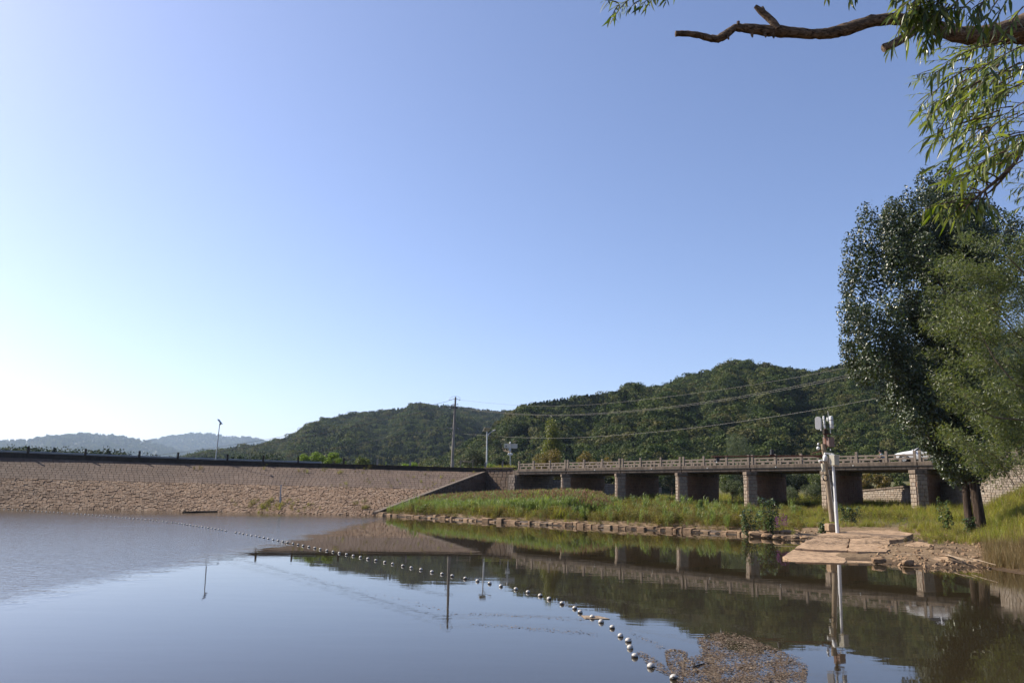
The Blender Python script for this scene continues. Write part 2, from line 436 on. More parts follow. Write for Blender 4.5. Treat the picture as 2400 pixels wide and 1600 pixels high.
M_SOIL = t.m
tag(new('ground', np_mesh('ground', np.stack([GX, GY, GZ], -1).reshape(-1, 3), GF, M_SOIL, True)), 'brown soil and turf ground around the lake', None, kind='structure')

# water: calm and murky, ruffled by wind left of a line running away from the camera
t = NT('lake_water'); p = t.pos(); xyz = t.node('ShaderNodeSeparateXYZ'); t.link(p, xyz.inputs[0])
nb = t.noise(0.22, 4, 0.6, p); nb2 = t.noise(1.3, 3, 0.6, p)
edge = t.math('ADD', xyz.outputs['X'], t.math('ADD', t.math('MULTIPLY', t.math('SUBTRACT', nb, 0.5), 3.0), t.math('MULTIPLY', t.math('SUBTRACT', nb2, 0.5), 1.6)))
mr = t.node('ShaderNodeMapRange', interpolation_type='SMOOTHSTEP'); mr.inputs[1].default_value = -8.6; mr.inputs[2].default_value = -10.6; t.link(edge, mr.inputs[0])
far = t.node('ShaderNodeMapRange', interpolation_type='SMOOTHSTEP'); far.inputs[1].default_value = 74; far.inputs[2].default_value = 64; t.link(t.math('SUBTRACT', xyz.outputs['Y'], t.math('MULTIPLY', xyz.outputs['X'], 0.18)), far.inputs[0])
ruf = t.math('MULTIPLY', mr.outputs[0], t.math('ADD', t.math('MULTIPLY', far.outputs[0], 0.6), 0.4))
mp = t.node('ShaderNodeMapping'); mp.inputs['Scale'].default_value = (1.0, 1.5, 1.0); mp.inputs['Rotation'].default_value = (0, 0, 0.35); t.link(p, mp.inputs['Vector'])
w1 = t.noise(3.2, 3, 0.55, mp.outputs[0], 0.4); w2 = t.noise(9.0, 2, 0.5, mp.outputs[0], 0.3)
hr = t.math('MULTIPLY', t.math('ADD', t.math('MULTIPLY', w1, 0.015), t.math('MULTIPLY', w2, 0.005)), ruf)
mp2 = t.node('ShaderNodeMapping'); mp2.inputs['Scale'].default_value = (0.5, 1.4, 1.0); t.link(p, mp2.inputs['Vector'])
calm = t.math('ADD', t.math('MULTIPLY', t.noise(1.1, 2, 0.5, mp2.outputs[0]), 0.0013), t.math('MULTIPLY', t.noise(6.0, 2, 0.5, mp2.outputs[0]), 0.00022))
b = t.node('ShaderNodeBump'); b.inputs['Strength'].default_value = 1.0; b.inputs['Distance'].default_value = 1.0
t.link(t.math('ADD', hr, calm), b.inputs['Height']); t.link(b.outputs[0], t.b.inputs['Normal'])
t.b.inputs['Base Color'].default_value = (0.026, 0.020, 0.011, 1); t.b.inputs['IOR'].default_value = 1.333
t.b.inputs['Specular IOR Level'].default_value = 0.5
mp3 = t.node('ShaderNodeMapping'); mp3.inputs['Scale'].default_value = (0.10, 0.55, 1.0); mp3.inputs['Rotation'].default_value = (0, 0, 0.25); t.link(p, mp3.inputs['Vector'])
stk = t.math('MULTIPLY', t.ramp(t.noise(1.0, 5, 0.65, mp3.outputs[0], 0.8), [(0.52, (0, 0, 0)), (0.7, (1, 1, 1))]), 0.05)
t.link(t.math('ADD', t.math('ADD', t.math('MULTIPLY', ruf, 0.13), 0.012), stk), t.b.inputs['Roughness'])
M_WATER = t.m
me = bpy.data.meshes.new('water'); me.from_pydata([(-230, -70, 0), (60, -70, 0), (60, 100, 0), (-230, 100, 0)], [], [(0, 1, 2, 3)]); me.materials.append(M_WATER)
tag(new('water', me), 'still brown reservoir water reflecting the hills', None, kind='structure')

# ================================================================== HILLS
def forest_mat(name, cols, hue_noise=0.006):
    t = NT(name); o = t.node('ShaderNodeObjectInfo'); k = len(cols)
    big = t.noise(0.012, 4, 0.6, t.pos())
    f = t.math('FRACT', t.math('ADD', o.outputs['Random'], 0.0)); f = t.math('ADD', t.math('MULTIPLY', f, 0.6), t.math('MULTIPLY', big, 0.4))
    c = t.ramp(f, [(0.15 + 0.6 * i / max(k - 1, 1), cc) for i, cc in enumerate(cols)])
    t.link(c, t.b.inputs['Base Color']); t.b.inputs['Roughness'].default_value = 0.75; t.b.inputs['Specular IOR Level'].default_value = 0.15
    tr = t.node('ShaderNodeBsdfTranslucent'); t.link(t.mix(1.0, c, (1.3, 1.4, 0.5), 'MULTIPLY'), tr.inputs['Color'])
    mx = t.node('ShaderNodeMixShader'); mx.inputs[0].default_value = 0.22
    t.link(t.b.outputs[0], mx.inputs[1]); t.link(tr.outputs[0], mx.inputs[2]); t.link(mx.outputs[0], t.out.inputs['Surface'])
    return t.m
M_CONIFER = forest_mat('conifer_forest', [(0.014, 0.025, 0.011), (0.021, 0.036, 0.014), (0.029, 0.045, 0.017)])
M_BROAD = forest_mat('broadleaf_forest', [(0.024, 0.042, 0.012), (0.050, 0.076, 0.020), (0.085, 0.108, 0.030), (0.105, 0.10, 0.037)])

def proto_conifer(mat, seed, n=420, slim=0.2):
    r = np.random.default_rng(seed); h = 0.06 + 0.94 * r.random(n) ** 1.35; a = r.random(n) * 6.283
    rad = (1 - h) * slim * r.uniform(0.45, 1.1, n) + 0.012
    C = np.stack([np.cos(a) * rad, np.sin(a) * rad, h], 1); D = np.stack([np.cos(a), np.sin(a), r.uniform(-0.7, 0.5, n)], 1)
    N = np.stack([np.cos(a) * 0.4, np.sin(a) * 0.4, np.ones(n)], 1) + r.normal(size=(n, 3)) * 0.35
    V, F = leaf_arrays(C, D, N, r.uniform(0.07, 0.125, n), r.uniform(0.05, 0.09, n)); return np_mesh('conifer', V, F, mat)
def proto_broad(mat, seed, n=300, lobes=7, wide=0.42, high=1.0, leaf=1.0):
    r = np.random.default_rng(seed); C = []; N = []
    L = [(r.uniform(-wide, wide) * 0.62, r.uniform(-wide, wide) * 0.62, r.uniform(0.42, 0.80) * high, r.uniform(0.18, 0.30)) for _ in range(lobes)]
    for i in range(n):
        x, y, z, q = L[r.integers(lobes)]; u = r.normal(size=3); u /= np.linalg.norm(u); k = q * r.uniform(0.75, 1.08)
        C.append((x + u[0] * k, y + u[1] * k, max(0.05, z + u[2] * k))); N.append(u + r.normal(size=3) * 0.5)
    C = np.array(C); N = np.array(N); D = np.cross(N, r.normal(size=(n, 3)))
    V, F = leaf_arrays(C, D, N, r.uniform(0.065, 0.13, n) * leaf, r.uniform(0.06, 0.105, n) * leaf); return np_mesh('broadleaf', V, F, mat)
P_CON = [proto_conifer(M_CONIFER, s, slim=w) for s, w in ((1, 0.17), (2, 0.21), (3, 0.25))]
P_PINE = [proto_broad(M_CONIFER, s, 1000, 7, 0.34, 1.0, 0.55) for s in (11, 12)]
P_BRO = [proto_broad(M_BROAD, s, 620, 8, 0.46) for s in (21, 22, 23, 24)]
P_ALL = P_CON + P_PINE + P_BRO      # 0-2 conifers, 3-4 pines, 5-8 broadleaf

t = NT('hill_soil'); p = t.pos()
c = t.ramp(t.noise(0.05, 6, 0.65, p), [(0.35, (0.045, 0.055, 0.018)), (0.65, (0.10, 0.10, 0.04))])
rk = t.node('ShaderNodeAttribute', attribute_name='rock')
rc = t.ramp(t.noise(0.5, 7, 0.7, p), [(0.3, (0.06, 0.038, 0.028)), (0.55, (0.16, 0.10, 0.07)), (0.8, (0.27, 0.18, 0.13))])
t.link(t.mix(rk.outputs['Fac'], c, rc), t.b.inputs['Base Color']); t.b.inputs['Roughness'].default_value = 0.95
t.bump(t.noise(0.6, 7, 0.75, p), 1.0, 1.5)
M_HILL = t.m

def hill(name, label, sky_pts, ridge, foot, zfoot, tree_h, n_trees, mixf, gully=0.06, rocks=(), nu=150, nr=46, power=0.8, seed=1, tlabel='', cat='forest', prof=None, tmin=0.0):
    """terrain whose skyline stands at distance ridge(px); trees scattered over it"""
    r = np.random.default_rng(seed); xs = [q[0] for q in sky_pts]; ys = [q[1] for q in sky_pts]
    U = np.linspace(xs[0], xs[-1], nu); T = np.r_[np.linspace(0, 1, nr), 1 + np.linspace(0.06, 0.7, 9)]
    G = np.zeros((nu, len(T), 3)); rock = np.zeros((nu, len(T)))
    for i, u in enumerate(U):
        y = interp(u, xs, ys); d = ray(u, y); rr = ridge(u); fo = foot(u); hz = math.hypot(d[0], d[1])
        zr = CAM_H + d[2] / hz * rr - tree_h * 0.8; ex, ey = d[0] / hz, d[1] / hz
        for j, tt in enumerate(T):
            if tt <= 1:
                R = fo + (rr - fo) * tt; q = tt ** power if prof is None else prof(tt); z = zfoot + (zr - zfoot) * q
                a = u * 0.011
                g = math.sin(a * 2.1 + tt * 3.0 + seed) * 0.6 + math.sin(a * 4.7 - tt * 4.0 + 1.3 * seed) * 0.4 + math.sin(a * 11 + tt * 9 + seed) * 0.16
                z += g * gully * (zr - zfoot) * math.sin(math.pi * min(tt, 1) ** 1.2) * 1.0
            else:
                R = rr + (rr - fo) * (tt - 1); z = zr - (zr - zfoot) * ((tt - 1) / 0.7) ** 1.5 * 0.9
            G[i, j] = (ex * R, ey * R, z)
    for (rx, ry, rw, rh) in rocks:
        for i in range(nu):
            for j in range(len(T)):
                px, py = to_px(G[i, j]); k = ((px - rx) / rw) ** 2 + ((py - ry) / rh) ** 2
                rock[i, j] = max(rock[i, j], 1 - sstep(0.5, 1.2, k))
    k = np.arange(nu * len(T)).reshape(nu, len(T)); F = np.stack([k[:-1, :-1], k[1:, :-1], k[1:, 1:], k[:-1, 1:]], -1).reshape(-1, 4)
    me = np_mesh(name, G.reshape(-1, 3), F, M_HILL, True); a = me.attributes.new('rock', 'FLOAT', 'POINT'); a.data.foreach_set('value', rock.ravel().astype(np.float32))
    tag(new(name, me), label, None, kind='structure')
    # trees
    iu = r.random(n_trees) * (nu - 1.001); jt = (tmin + (1.03 - tmin) * r.random(n_trees) ** 0.8) * (nr - 1); i0 = iu.astype(int); j0 = np.minimum(jt.astype(int), len(T) - 2)
    fu = (iu - i0)[:, None]; fj = np.minimum(jt - j0, 1)[:, None]
    P = (G[i0, j0] * (1 - fu) + G[i0 + 1, j0] * fu) * (1 - fj) + (G[i0, j0 + 1] * (1 - fu) + G[i0 + 1, j0 + 1] * fu) * fj
    keep = rock[i0, j0] < 0.35; keep |= r.random(n_trees) < 0.06; keep &= ~((wave(P[:, 0], P[:, 1], 0.035, seed + 5.0) + 0.5 * wave(P[:, 0], P[:, 1], 0.11, seed) > 1.25) & (r.random(n_trees) < 0.85))
    P = P[keep]; n = len(P); pxu = np.interp(iu[keep], range(nu), U); tt = jt[keep] / (nr - 1)
    idx = np.zeros(n, int); sc = np.zeros((n, 3))
    noise = wave(P[:, 0], P[:, 1], 0.021, seed) + 0.6 * wave(P[:, 0], P[:, 1], 0.06, seed + 2)
    for i in range(n):
        conif = mixf(pxu[i], tt[i], noise[i])
        if r.random() < conif: idx[i] = r.integers(0, 3); h = tree_h * r.uniform(0.75, 1.12); w = h * r.uniform(1.0, 1.4); sc[i] = (w, w, h)
        elif r.random() < 0.18: idx[i] = r.integers(3, 5); h = tree_h * r.uniform(0.7, 1.1); sc[i] = (h, h, h)
        else: idx[i] = r.integers(5, 9); h = tree_h * (r.uniform(1.0, 1.35) if r.random() < 0.04 else r.uniform(0.45, 1.0)); w = h * r.uniform(0.9, 1.4); sc[i] = (w, w, h)
    P[:, 2] -= tree_h * 0.05
    rot = np.stack([r.normal(size=n) * 0.05, r.normal(size=n) * 0.05, r.random(n) * 6.28], 1)
    scatter('forest', P, rot, sc, idx, P_ALL, tlabel, cat)
    return G

A_sky = [(1000, 1092), (1060, 1068), (1100, 1040), (1150, 1008), (1185, 983), (1213, 958), (1260, 946), (1320, 936), (1400, 926), (1455, 921), (1480, 912), (1530, 908), (1580, 892), (1620, 880), (1660, 868), (1700, 861), (1740, 856), (1790, 854), (1830, 857), (1870, 866), (1940, 876), (2100, 900), (2300, 930)]
hill('hill_near', 'dark green wooded hill rising behind the bridge', A_sky,
     lambda u: interp(u, [1000, 1200, 1500, 1800, 2300], [380, 420, 480, 520, 540]), lambda u: interp(u, [1000, 1200, 1500, 2300], [330, 250, 210, 260]), 2.0, 6.5, 21000,
     lambda u, t, n: (0.75 if (u < 1470 and t > 0.45) else 0.25) if n > -0.5 else 0.06, gully=0.12,
     rocks=[(1165, 1058, 28, 26), (1225, 1055, 30, 34), (1195, 1085, 40, 18)], seed=3, power=0.85,
     tlabel='dense dark mixed forest covering the hill behind the bridge')
A2_sky = [(1640, 1075), (1680, 1030), (1720, 995), (1780, 950), (1850, 905), (1900, 876), (1930, 866), (1960, 857), (2030, 840), (2150, 815), (2400, 775), (2800, 740)]
hill('hill_spur', 'wooded spur of the hill descending behind the monitoring pole', A2_sky,
     lambda u: interp(u, [1640, 1800, 2000, 2800], [400, 480, 540, 560]), lambda u: interp(u, [1640, 1800, 2400, 2800], [280, 250, 210, 190]), 2.2, 5.6, 20000,
     lambda u, t, n: 0.12 if n > -0.3 else 0.4, gully=0.05, seed=5, power=0.8, tlabel='lighter green mixed forest on the spur behind the monitoring pole')
B_sky = [(360, 1090), (420, 1072), (470, 1063), (540, 1050), (600, 1043), (640, 1036), (675, 1026), (700, 1011), (730, 996), (760, 983), (800, 971), (830, 966), (880, 964), (920, 958), (960, 954), (1000, 951), (1050, 949), (1090, 954), (1120, 959), (1160, 963), (1215, 962), (1300, 970), (1400, 985)]
hill('hill_middle', 'bluish green wooded hill behind the utility pole', B_sky,
     lambda u: interp(u, [360, 700, 1000, 1400], [760, 900, 1050, 1150]), lambda u: interp(u, [360, 700, 1400], [520, 460, 480]), 2.0, 8.0, 19000,
     lambda u, t, n: 0.55 if (t > 0.92 or t < 0.35) else (0.4 if n > 0 else 0.08), gully=0.12, seed=8, power=0.85, tlabel='hazy green forest covering the hill behind the utility pole')
C1_sky = [(-500, 1075), (-300, 1045), (-150, 1030), (0, 1029), (60, 1028), (110, 1020), (150, 1016), (190, 1014), (220, 1014), (280, 1019), (340, 1030), (400, 1047), (460, 1066), (540, 1090)]
hill('hill_distant', 'pale blue distant hill at the far left', C1_sky, lambda u: 4800, lambda u: 3300, 5.0, 20, 8000, lambda u, t, n: 0.35, gully=0.08, seed=2, nu=90, nr=26, tlabel='blue hazy forest on the left distant hill')
C2_sky = [(250, 1070), (340, 1031), (390, 1021), (430, 1015), (470, 1012), (500, 1015), (520, 1020), (560, 1022), (600, 1024), (640, 1036), (760, 1060)]
hill('hill_remote', 'palest blue hill far beyond the solar lamp', C2_sky, lambda u: 6400, lambda u: 4900, 5.0, 24, 6000, lambda u, t, n: 0.3, gully=0.08, seed=4, nu=80, nr=24, tlabel='palest blue forest on the remote hill beyond the solar lamp')

# pine wood on the flat land behind the dam
r = np.random.default_rng(31); n = 620; U = r.uniform(-250, 640, n); Yd = r.uniform(150, 300, n)
P = np.array([at_y(u, 1100, y) for u, y in zip(U, Yd)]); P[:, 2] = 1.0
hh = r.uniform(6.8, 9.6, n) * np.interp(U, [-250, 0, 240, 400, 470, 640], [1.0, 1.0, 0.98, 0.78, 0.75, 1.0]) * np.interp(Yd, [150, 300], [0.85, 1.35])
scatter('pine_wood', P, np.stack([np.zeros(n), np.zeros(n), r.random(n) * 6.28], 1), np.stack([hh * 0.95, hh * 0.95, hh], 1), np.where(r.random(n) < 0.7, r.integers(3, 5, n), r.integers(0, 3, n)), P_ALL,
        'dark row of pines standing behind the dam crest at the left', 'wood')

# haze: thin even air
ha = MB().box((0, 0, 218.65), (18200, 18200, 442.7)); NTm = bpy.data.materials.new('thin_haze'); NTm.use_nodes = True
nn = NTm.node_tree.nodes; nn.remove(nn['Principled BSDF']); pv = nn.new('ShaderNodeVolumePrincipled')
pv.inputs['Color'].default_value = (0.58, 0.76, 1.0, 1); pv.inputs['Density'].default_value = 0.000075; pv.inputs['Anisotropy'].default_value = 0.35
NTm.node_tree.links.new(pv.outputs[0], nn['Material Output'].inputs['Volume'])
ho = ha.build('haze', NTm); tag(ho, 'thin pale blue haze in the air over the valley', 'haze', kind='stuff')

# ================================================================== MATERIALS
M_PAVER = m_stone('brown_paver', [(0.120, 0.078, 0.054), (0.140, 0.094, 0.066), (0.128, 0.085, 0.059), (0.156, 0.108, 0.078)], dirt=(0.068, 0.045, 0.034), dirt_amt=0.6, big=0.25, grain=5, bump=0.15, dist=0.006)
M_RUBBLE = m_stone('rubble_stone', [(0.109, 0.094, 0.097), (0.256, 0.229, 0.228), (0.207, 0.139, 0.124), (0.296, 0.290, 0.317), (0.167, 0.167, 0.186), (0.325, 0.284, 0.283), (0.137, 0.112, 0.110), (0.246, 0.184, 0.165)], dirt=(0.059, 0.051, 0.050), dirt_amt=0.35, big=0.7, grain=6, bump=0.4, dist=0.012)
M_RUBBLE2 = m_stone('ochre_rubble_stone', [(0.203, 0.123, 0.069), (0.248, 0.163, 0.101), (0.226, 0.141, 0.083), (0.265, 0.184, 0.121)], dirt=(0.090, 0.052, 0.030), dirt_amt=0.4, big=0.5, grain=6, bump=0.4, dist=0.012)
M_JOINT = m_plain('dark_joint', (0.06, 0.042, 0.032), 0.95, 0.4, 4)
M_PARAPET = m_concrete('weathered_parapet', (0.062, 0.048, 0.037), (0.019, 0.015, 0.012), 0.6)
M_CONC = m_concrete('aged_concrete', (0.208, 0.162, 0.124), (0.047, 0.035, 0.027), 0.75)
M_RAIL = m_concrete('railing_concrete', (0.324, 0.261, 0.207), (0.162, 0.125, 0.097), 0.45)
M_POSTC = m_concrete('pale_post_concrete', (0.315, 0.285, 0.262), (0.135, 0.112, 0.098), 0.5)
M_GRANITE = m_stone('granite_block', [(0.305, 0.244, 0.188), (0.362, 0.298, 0.239), (0.333, 0.258, 0.195), (0.283, 0.237, 0.195)], dirt=(0.116, 0.081, 0.056), dirt_amt=0.4, big=0.6, grain=10, bump=0.5)
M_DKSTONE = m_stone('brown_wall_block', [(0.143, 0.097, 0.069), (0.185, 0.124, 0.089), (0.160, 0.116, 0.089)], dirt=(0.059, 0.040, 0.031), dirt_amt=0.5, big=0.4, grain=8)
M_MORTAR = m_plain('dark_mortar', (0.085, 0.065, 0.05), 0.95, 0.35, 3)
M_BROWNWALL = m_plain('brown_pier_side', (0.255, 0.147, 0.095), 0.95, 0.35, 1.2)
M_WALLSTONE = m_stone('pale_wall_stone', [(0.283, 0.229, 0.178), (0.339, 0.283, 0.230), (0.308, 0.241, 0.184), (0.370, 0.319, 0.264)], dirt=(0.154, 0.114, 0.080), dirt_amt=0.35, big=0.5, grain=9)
M_WHITEMETAL = m_plain('white_painted_metal', (0.74, 0.74, 0.72), 0.35, 0.06, 3, 0.0, 0.03, 0.5)
M_GREYMETAL = m_plain('galvanised_metal', (0.42, 0.43, 0.44), 0.42, 0.15, 5, 0.7, 0.05)
M_DARK = m_plain('black_plastic', (0.018, 0.018, 0.02), 0.5, 0.2, 8, 0, 0.05)
M_RUST = m_stone('rusty_steel', [(0.13, 0.05, 0.03), (0.16, 0.065, 0.04)], dirt=(0.05, 0.022, 0.016), dirt_amt=0.8, big=5.0, grain=30)
M_BEIGE = m_plain('beige_enclosure', (0.50, 0.46, 0.36), 0.45, 0.08, 4, 0, 0.03)
M_PANELBACK = m_plain('solar_panel_back', (0.50, 0.46, 0.36), 0.5, 0.06, 4, 0, 0.02)
M_SOLAR = m_plain('solar_cells', (0.012, 0.016, 0.04), 0.15, 0.2, 20, 0.1, 0.0, 0.6)
M_WIRE = m_plain('power_wire', (0.20, 0.19, 0.18), 0.5, 0.1, 5, 0.3, 0)
M_WIREDARK = m_plain('dark_cable', (0.03, 0.03, 0.03), 0.6, 0.1, 5, 0, 0)
M_POLECONC = m_concrete('brown_pole_concrete', (0.36, 0.285, 0.20), (0.20, 0.14, 0.09), 0.5)

# ================================================================== DAM
dam = thing('dam', (0, 0, 0), 'long stone faced dam slope with dark parapet along the left shore', 'dam')
S_N = 160; SS = np.linspace(0, 1, S_N + 1)
def berm_v(s):        # where the pavers end and the rubble begins
    best = None
    P0 = to_px(dam_pt(s, 0)); lo, hi = 0.0, 1.0
    for _ in range(24):
        v = (lo + hi) / 2; x, y = to_px(dam_pt(s, v)); tgt = 1120 + 0.0262 * x
        if y < tgt: lo = v
        else: hi = v
    return (lo + hi) / 2
s_in = next(s for s in SS if to_px(dam_pt(s, 0.3))[0] > -60)
bv = [berm_v(max(s, s_in)) for s in SS]
BV = lambda s: float(np.interp(s, SS, bv))
# embankment body: slope bed, road on top, back slope
V = []; F = []
out2 = np.array([-_dl[1], _dl[0], 0.0]); out2 = out2 / np.linalg.norm(out2)
if out2[1] < 0: out2 = -out2
def back_dir(s):
    a = crest_f(max(s - 0.01, 0)); b_ = crest_f(min(s + 0.01, 1)); d = b_ - a; n = np.array([-d[1], d[0], 0]); return n / max(np.linalg.norm(n), 1e-9)
rows = 9
for s in SS:
    c = crest_f(s); bd = back_dir(s); top = dam_pt(s, 0)
    sink = np.array([0, 0, 0.07])      # the bed lies below the facing
    V += [dam_pt(s, 1.06) - np.array([0, 0, 1.2]), dam_pt(s, 1.12) - sink, dam_pt(s, BV(s)) - sink, top - sink, top + np.array([0, 0, 0.18]) + bd * 0.35, c + bd * 0.4 - np.array([0, 0, 0.25]), c + bd * 7 - np.array([0, 0, 0.15]), c + bd * 9 - np.array([0, 0, 0.3]), c + bd * 20 - np.array([0, 0, 5.2])]
for i in range(S_N):
    for j in range(rows - 1):
        a = i * rows + j; F.append((a, a + rows, a + rows + 1, a + 1))
o = new('embankment', np_mesh('embankment', V, F, M_JOINT), dam); o.data.materials.append(M_SOIL)
for q in o.data.polygons:
    if q.index % (rows - 1) >= 4: q.material_index = 1
# parapet wall, a solid strip
mb = MB(); 
for i in range(S_N):
    if SS[i] < 0.02: continue
    quad = []
    for s in (SS[i], SS[i + 1]):
        c = crest_f(s); bd = back_dir(s); quad.append([dam_pt(s, 0) - bd * 0.02 - np.array([0, 0, 0.1]), c - bd * 0.02, c + bd * 0.33, c + bd * 0.33 - np.array([0, 0, 0.9])])
    a, b_ = quad; mb.add(a + b_, [(0, 4, 5, 1), (1, 5, 6, 2), (2, 6, 7, 3)])
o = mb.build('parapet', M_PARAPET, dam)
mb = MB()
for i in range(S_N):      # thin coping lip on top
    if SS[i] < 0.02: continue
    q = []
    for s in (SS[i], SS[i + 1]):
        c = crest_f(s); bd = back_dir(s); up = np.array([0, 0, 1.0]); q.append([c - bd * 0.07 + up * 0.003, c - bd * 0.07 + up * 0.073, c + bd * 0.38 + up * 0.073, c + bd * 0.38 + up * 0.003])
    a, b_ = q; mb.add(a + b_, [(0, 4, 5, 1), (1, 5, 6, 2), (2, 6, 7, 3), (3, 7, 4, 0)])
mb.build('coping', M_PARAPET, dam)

def slope_blocks(v0f, v1f, courses, width, joint, jit, depth, seed, wob=0.0, smin=0.0, smax=1.0, lift=0.0):
    r = random.Random(seed); ms = []; L = crest_f.L
    for k in range(courses):
        s = smin - r.random() * width / L
        while s < smax:
            w = width * r.uniform(1 - jit, 1 + jit) / L; s0, s1 = max(s, smin), min(s + w, smax); s += w
            if (s1 - s0) * L < width * 0.3: continue
            sm = (s0 + s1) / 2; a = (k + (r.uniform(-wob, wob) if wob else 0)) / courses; b_ = (k + 1 + (r.uniform(-wob, wob) if wob else 0)) / courses
            va = lerp(v0f(sm), v1f(sm), a); vb = lerp(v0f(sm), v1f(sm), b_); vm = (va + vb) / 2
            c = dam_pt(sm, vm); ax = dam_pt(s1, vm) - dam_pt(s0, vm); ay = dam_pt(sm, va) - dam_pt(sm, vb)
            sx, sy = np.linalg.norm(ax), np.linalg.norm(ay); ax, ay = ax / sx, ay / sy; nz = np.cross(ax, ay); nz /= np.linalg.norm(nz)
            if nz[2] < 0: nz = -nz
            ay2 = np.cross(nz, ax); sy *= abs(float(ay2 @ ay)); ay = ay2      # rectangular stones, rows stay true
            if wob:
                ang = r.uniform(-0.13, 0.13); ax2 = ax * math.cos(ang) + nz * math.sin(ang) * 0.6; ax = ax2 / np.linalg.norm(ax2); nz = np.cross(ax, ay); nz /= np.linalg.norm(nz)
            ms.append(frame(c + nz * (lift - depth * 0.5 + r.uniform(-1, 1) * depth * (0.16 if wob else 0.008)), ax, ay, nz, max(sx - joint, 0.05), max(sy - joint, 0.05), depth))
    return ms
s_seen = next(s for s in SS if to_px(dam_pt(s, 0.5))[0] > -160)
pav = [unit_block('paver_%d' % k, M_PAVER, 0.012, 0.012, k) for k in range(3)]
s_step = next(s for s in SS if to_px(dam_pt(s, 0.5))[0] > 700)
lay_blocks(dam, 'paving_slab', pav, slope_blocks(lambda s: 0.012, lambda s: BV(s) - 0.004, 9, 0.50, 0.024, 0.08, 0.12, 5, 0.0, s_seen, 1.0, 0.007), 300, 'paving')
rub = [unit_block('rubble_%d' % k, M_RUBBLE, 0.08, 0.03, 10 + k) for k in range(5)]
rub2 = [unit_block('ochre_rubble_%d' % k, M_RUBBLE2, 0.08, 0.03, 20 + k) for k in range(5)]
ms = slope_blocks(lambda s: BV(s) + 0.006, lambda s: 1.03, 20, 0.32, 0.024, 0.55, 0.17, 6, 0.25, s_seen, s_step - 0.002, 0.03)
lay_blocks(dam, 'stone', rub, ms, 220, 'stonework')
ms = slope_blocks(lambda s: BV(s) + 0.006, lambda s: 1.03, 20, 0.32, 0.024, 0.55, 0.18, 9, 0.25, s_step, 1.0, 0.045)
lay_blocks(dam, 'stone', rub2, ms, 80, 'stonework')
# posts standing behind the parapet
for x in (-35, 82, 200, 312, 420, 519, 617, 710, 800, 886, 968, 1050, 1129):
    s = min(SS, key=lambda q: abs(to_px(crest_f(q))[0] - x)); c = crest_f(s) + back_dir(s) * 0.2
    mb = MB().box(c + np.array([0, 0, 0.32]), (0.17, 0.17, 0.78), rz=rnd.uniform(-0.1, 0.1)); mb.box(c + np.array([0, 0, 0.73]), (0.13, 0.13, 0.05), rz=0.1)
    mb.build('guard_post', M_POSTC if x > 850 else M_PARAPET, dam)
# guard rail along the road behind the left part
rail = thing('crash_barrier', crest_f(0.6) + back_dir(0.6) * 1.6, 'low grey steel crash barrier along the road on the dam crest', 'crash barrier'); org = np.array(rail.location)
s_b = next(s for s in SS if to_px(crest_f(s))[0] > 735); mb = MB(); ss = np.linspace(s_seen - 0.05, s_b, 60)
for i in range(59):
    q = []
    for s in (ss[i], ss[i + 1]):
        c = crest_f(s) + back_dir(s) * 1.6; bd = back_dir(s); q.append([c + bd * o_ + np.array([0, 0, z]) for o_, z in ((0, 0.02), (-0.05, 0.09), (0, 0.16), (-0.05, 0.23), (0, 0.30))])
    a, b_ = q; mb.add(a + b_, [(k, k + 1, k + 6, k + 5) for k in range(4)])
bo = mb.build('beam', M_GREYMETAL, rail, rel=org); sd = bo.modifiers.new('sheet', 'SOLIDIFY'); sd.thickness = 0.006
for s in np.linspace(ss[0], s_b, 22):
    c = crest_f(s) + back_dir(s) * 1.66; MB().box(c + np.array([0, 0, -0.02]), (0.1, 0.1, 0.56)).build('post', M_GREYMETAL, rail, rel=org)

# wing wall closing the dam towards the spillway
W0 = crest_f(1.0); W1 = toe_arc(1.0)
A0 = at_y(1205, 1099, 91.0); A0[2] = Z_CREST          # where the bridge begins
wing = thing('wing_wall', ((W0 + W1) / 2 * np.array([1, 1, 0]) + np.array([0, 0, 0.8])), 'dark shaded stone wing wall between dam slope and bridge', 'wall'); org = np.array(wing.location)
wd = np.array([W1[0] - W0[0], W1[1] - W0[1], 0]); wd /= np.linalg.norm(wd); wn_ = np.array([-wd[1], wd[0], 0]); wn_ = wn_ if wn_[0] > 0 else -wn_
T0 = W0 - np.array([0, 0, 0.45])
mb = MB()
def wall_core(mb, P, Q, ztP, ztQ, zb, th, nrm):
    P = np.array([P[0], P[1], 0.0]); Q = np.array([Q[0], Q[1], 0.0]); n = np.array(nrm) * th
    vs = []
    for X, z in ((P, ztP), (Q, ztQ)):
        for o_ in (0, 1): vs += [X - n * o_ + np.array([0, 0, zb]), X - n * o_ + np.array([0, 0, z])]
    mb.add(vs, [(0, 4, 5, 1), (1, 5, 7, 3), (3, 7, 6, 2), (0, 1, 3, 2), (4, 6, 7, 5), (0, 2, 6, 4)])
wall_core(mb, T0, W1, T0[2] + 0.02, 0.12, -0.3, 0.6, wn_)
wall_core(mb, W0, A0, Z_CREST - 0.04, Z_CREST - 0.04, -0.3, 0.6, (0.0, -1.0, 0.0))
mb.build('wall_core', M_MORTAR, wing, rel=org)
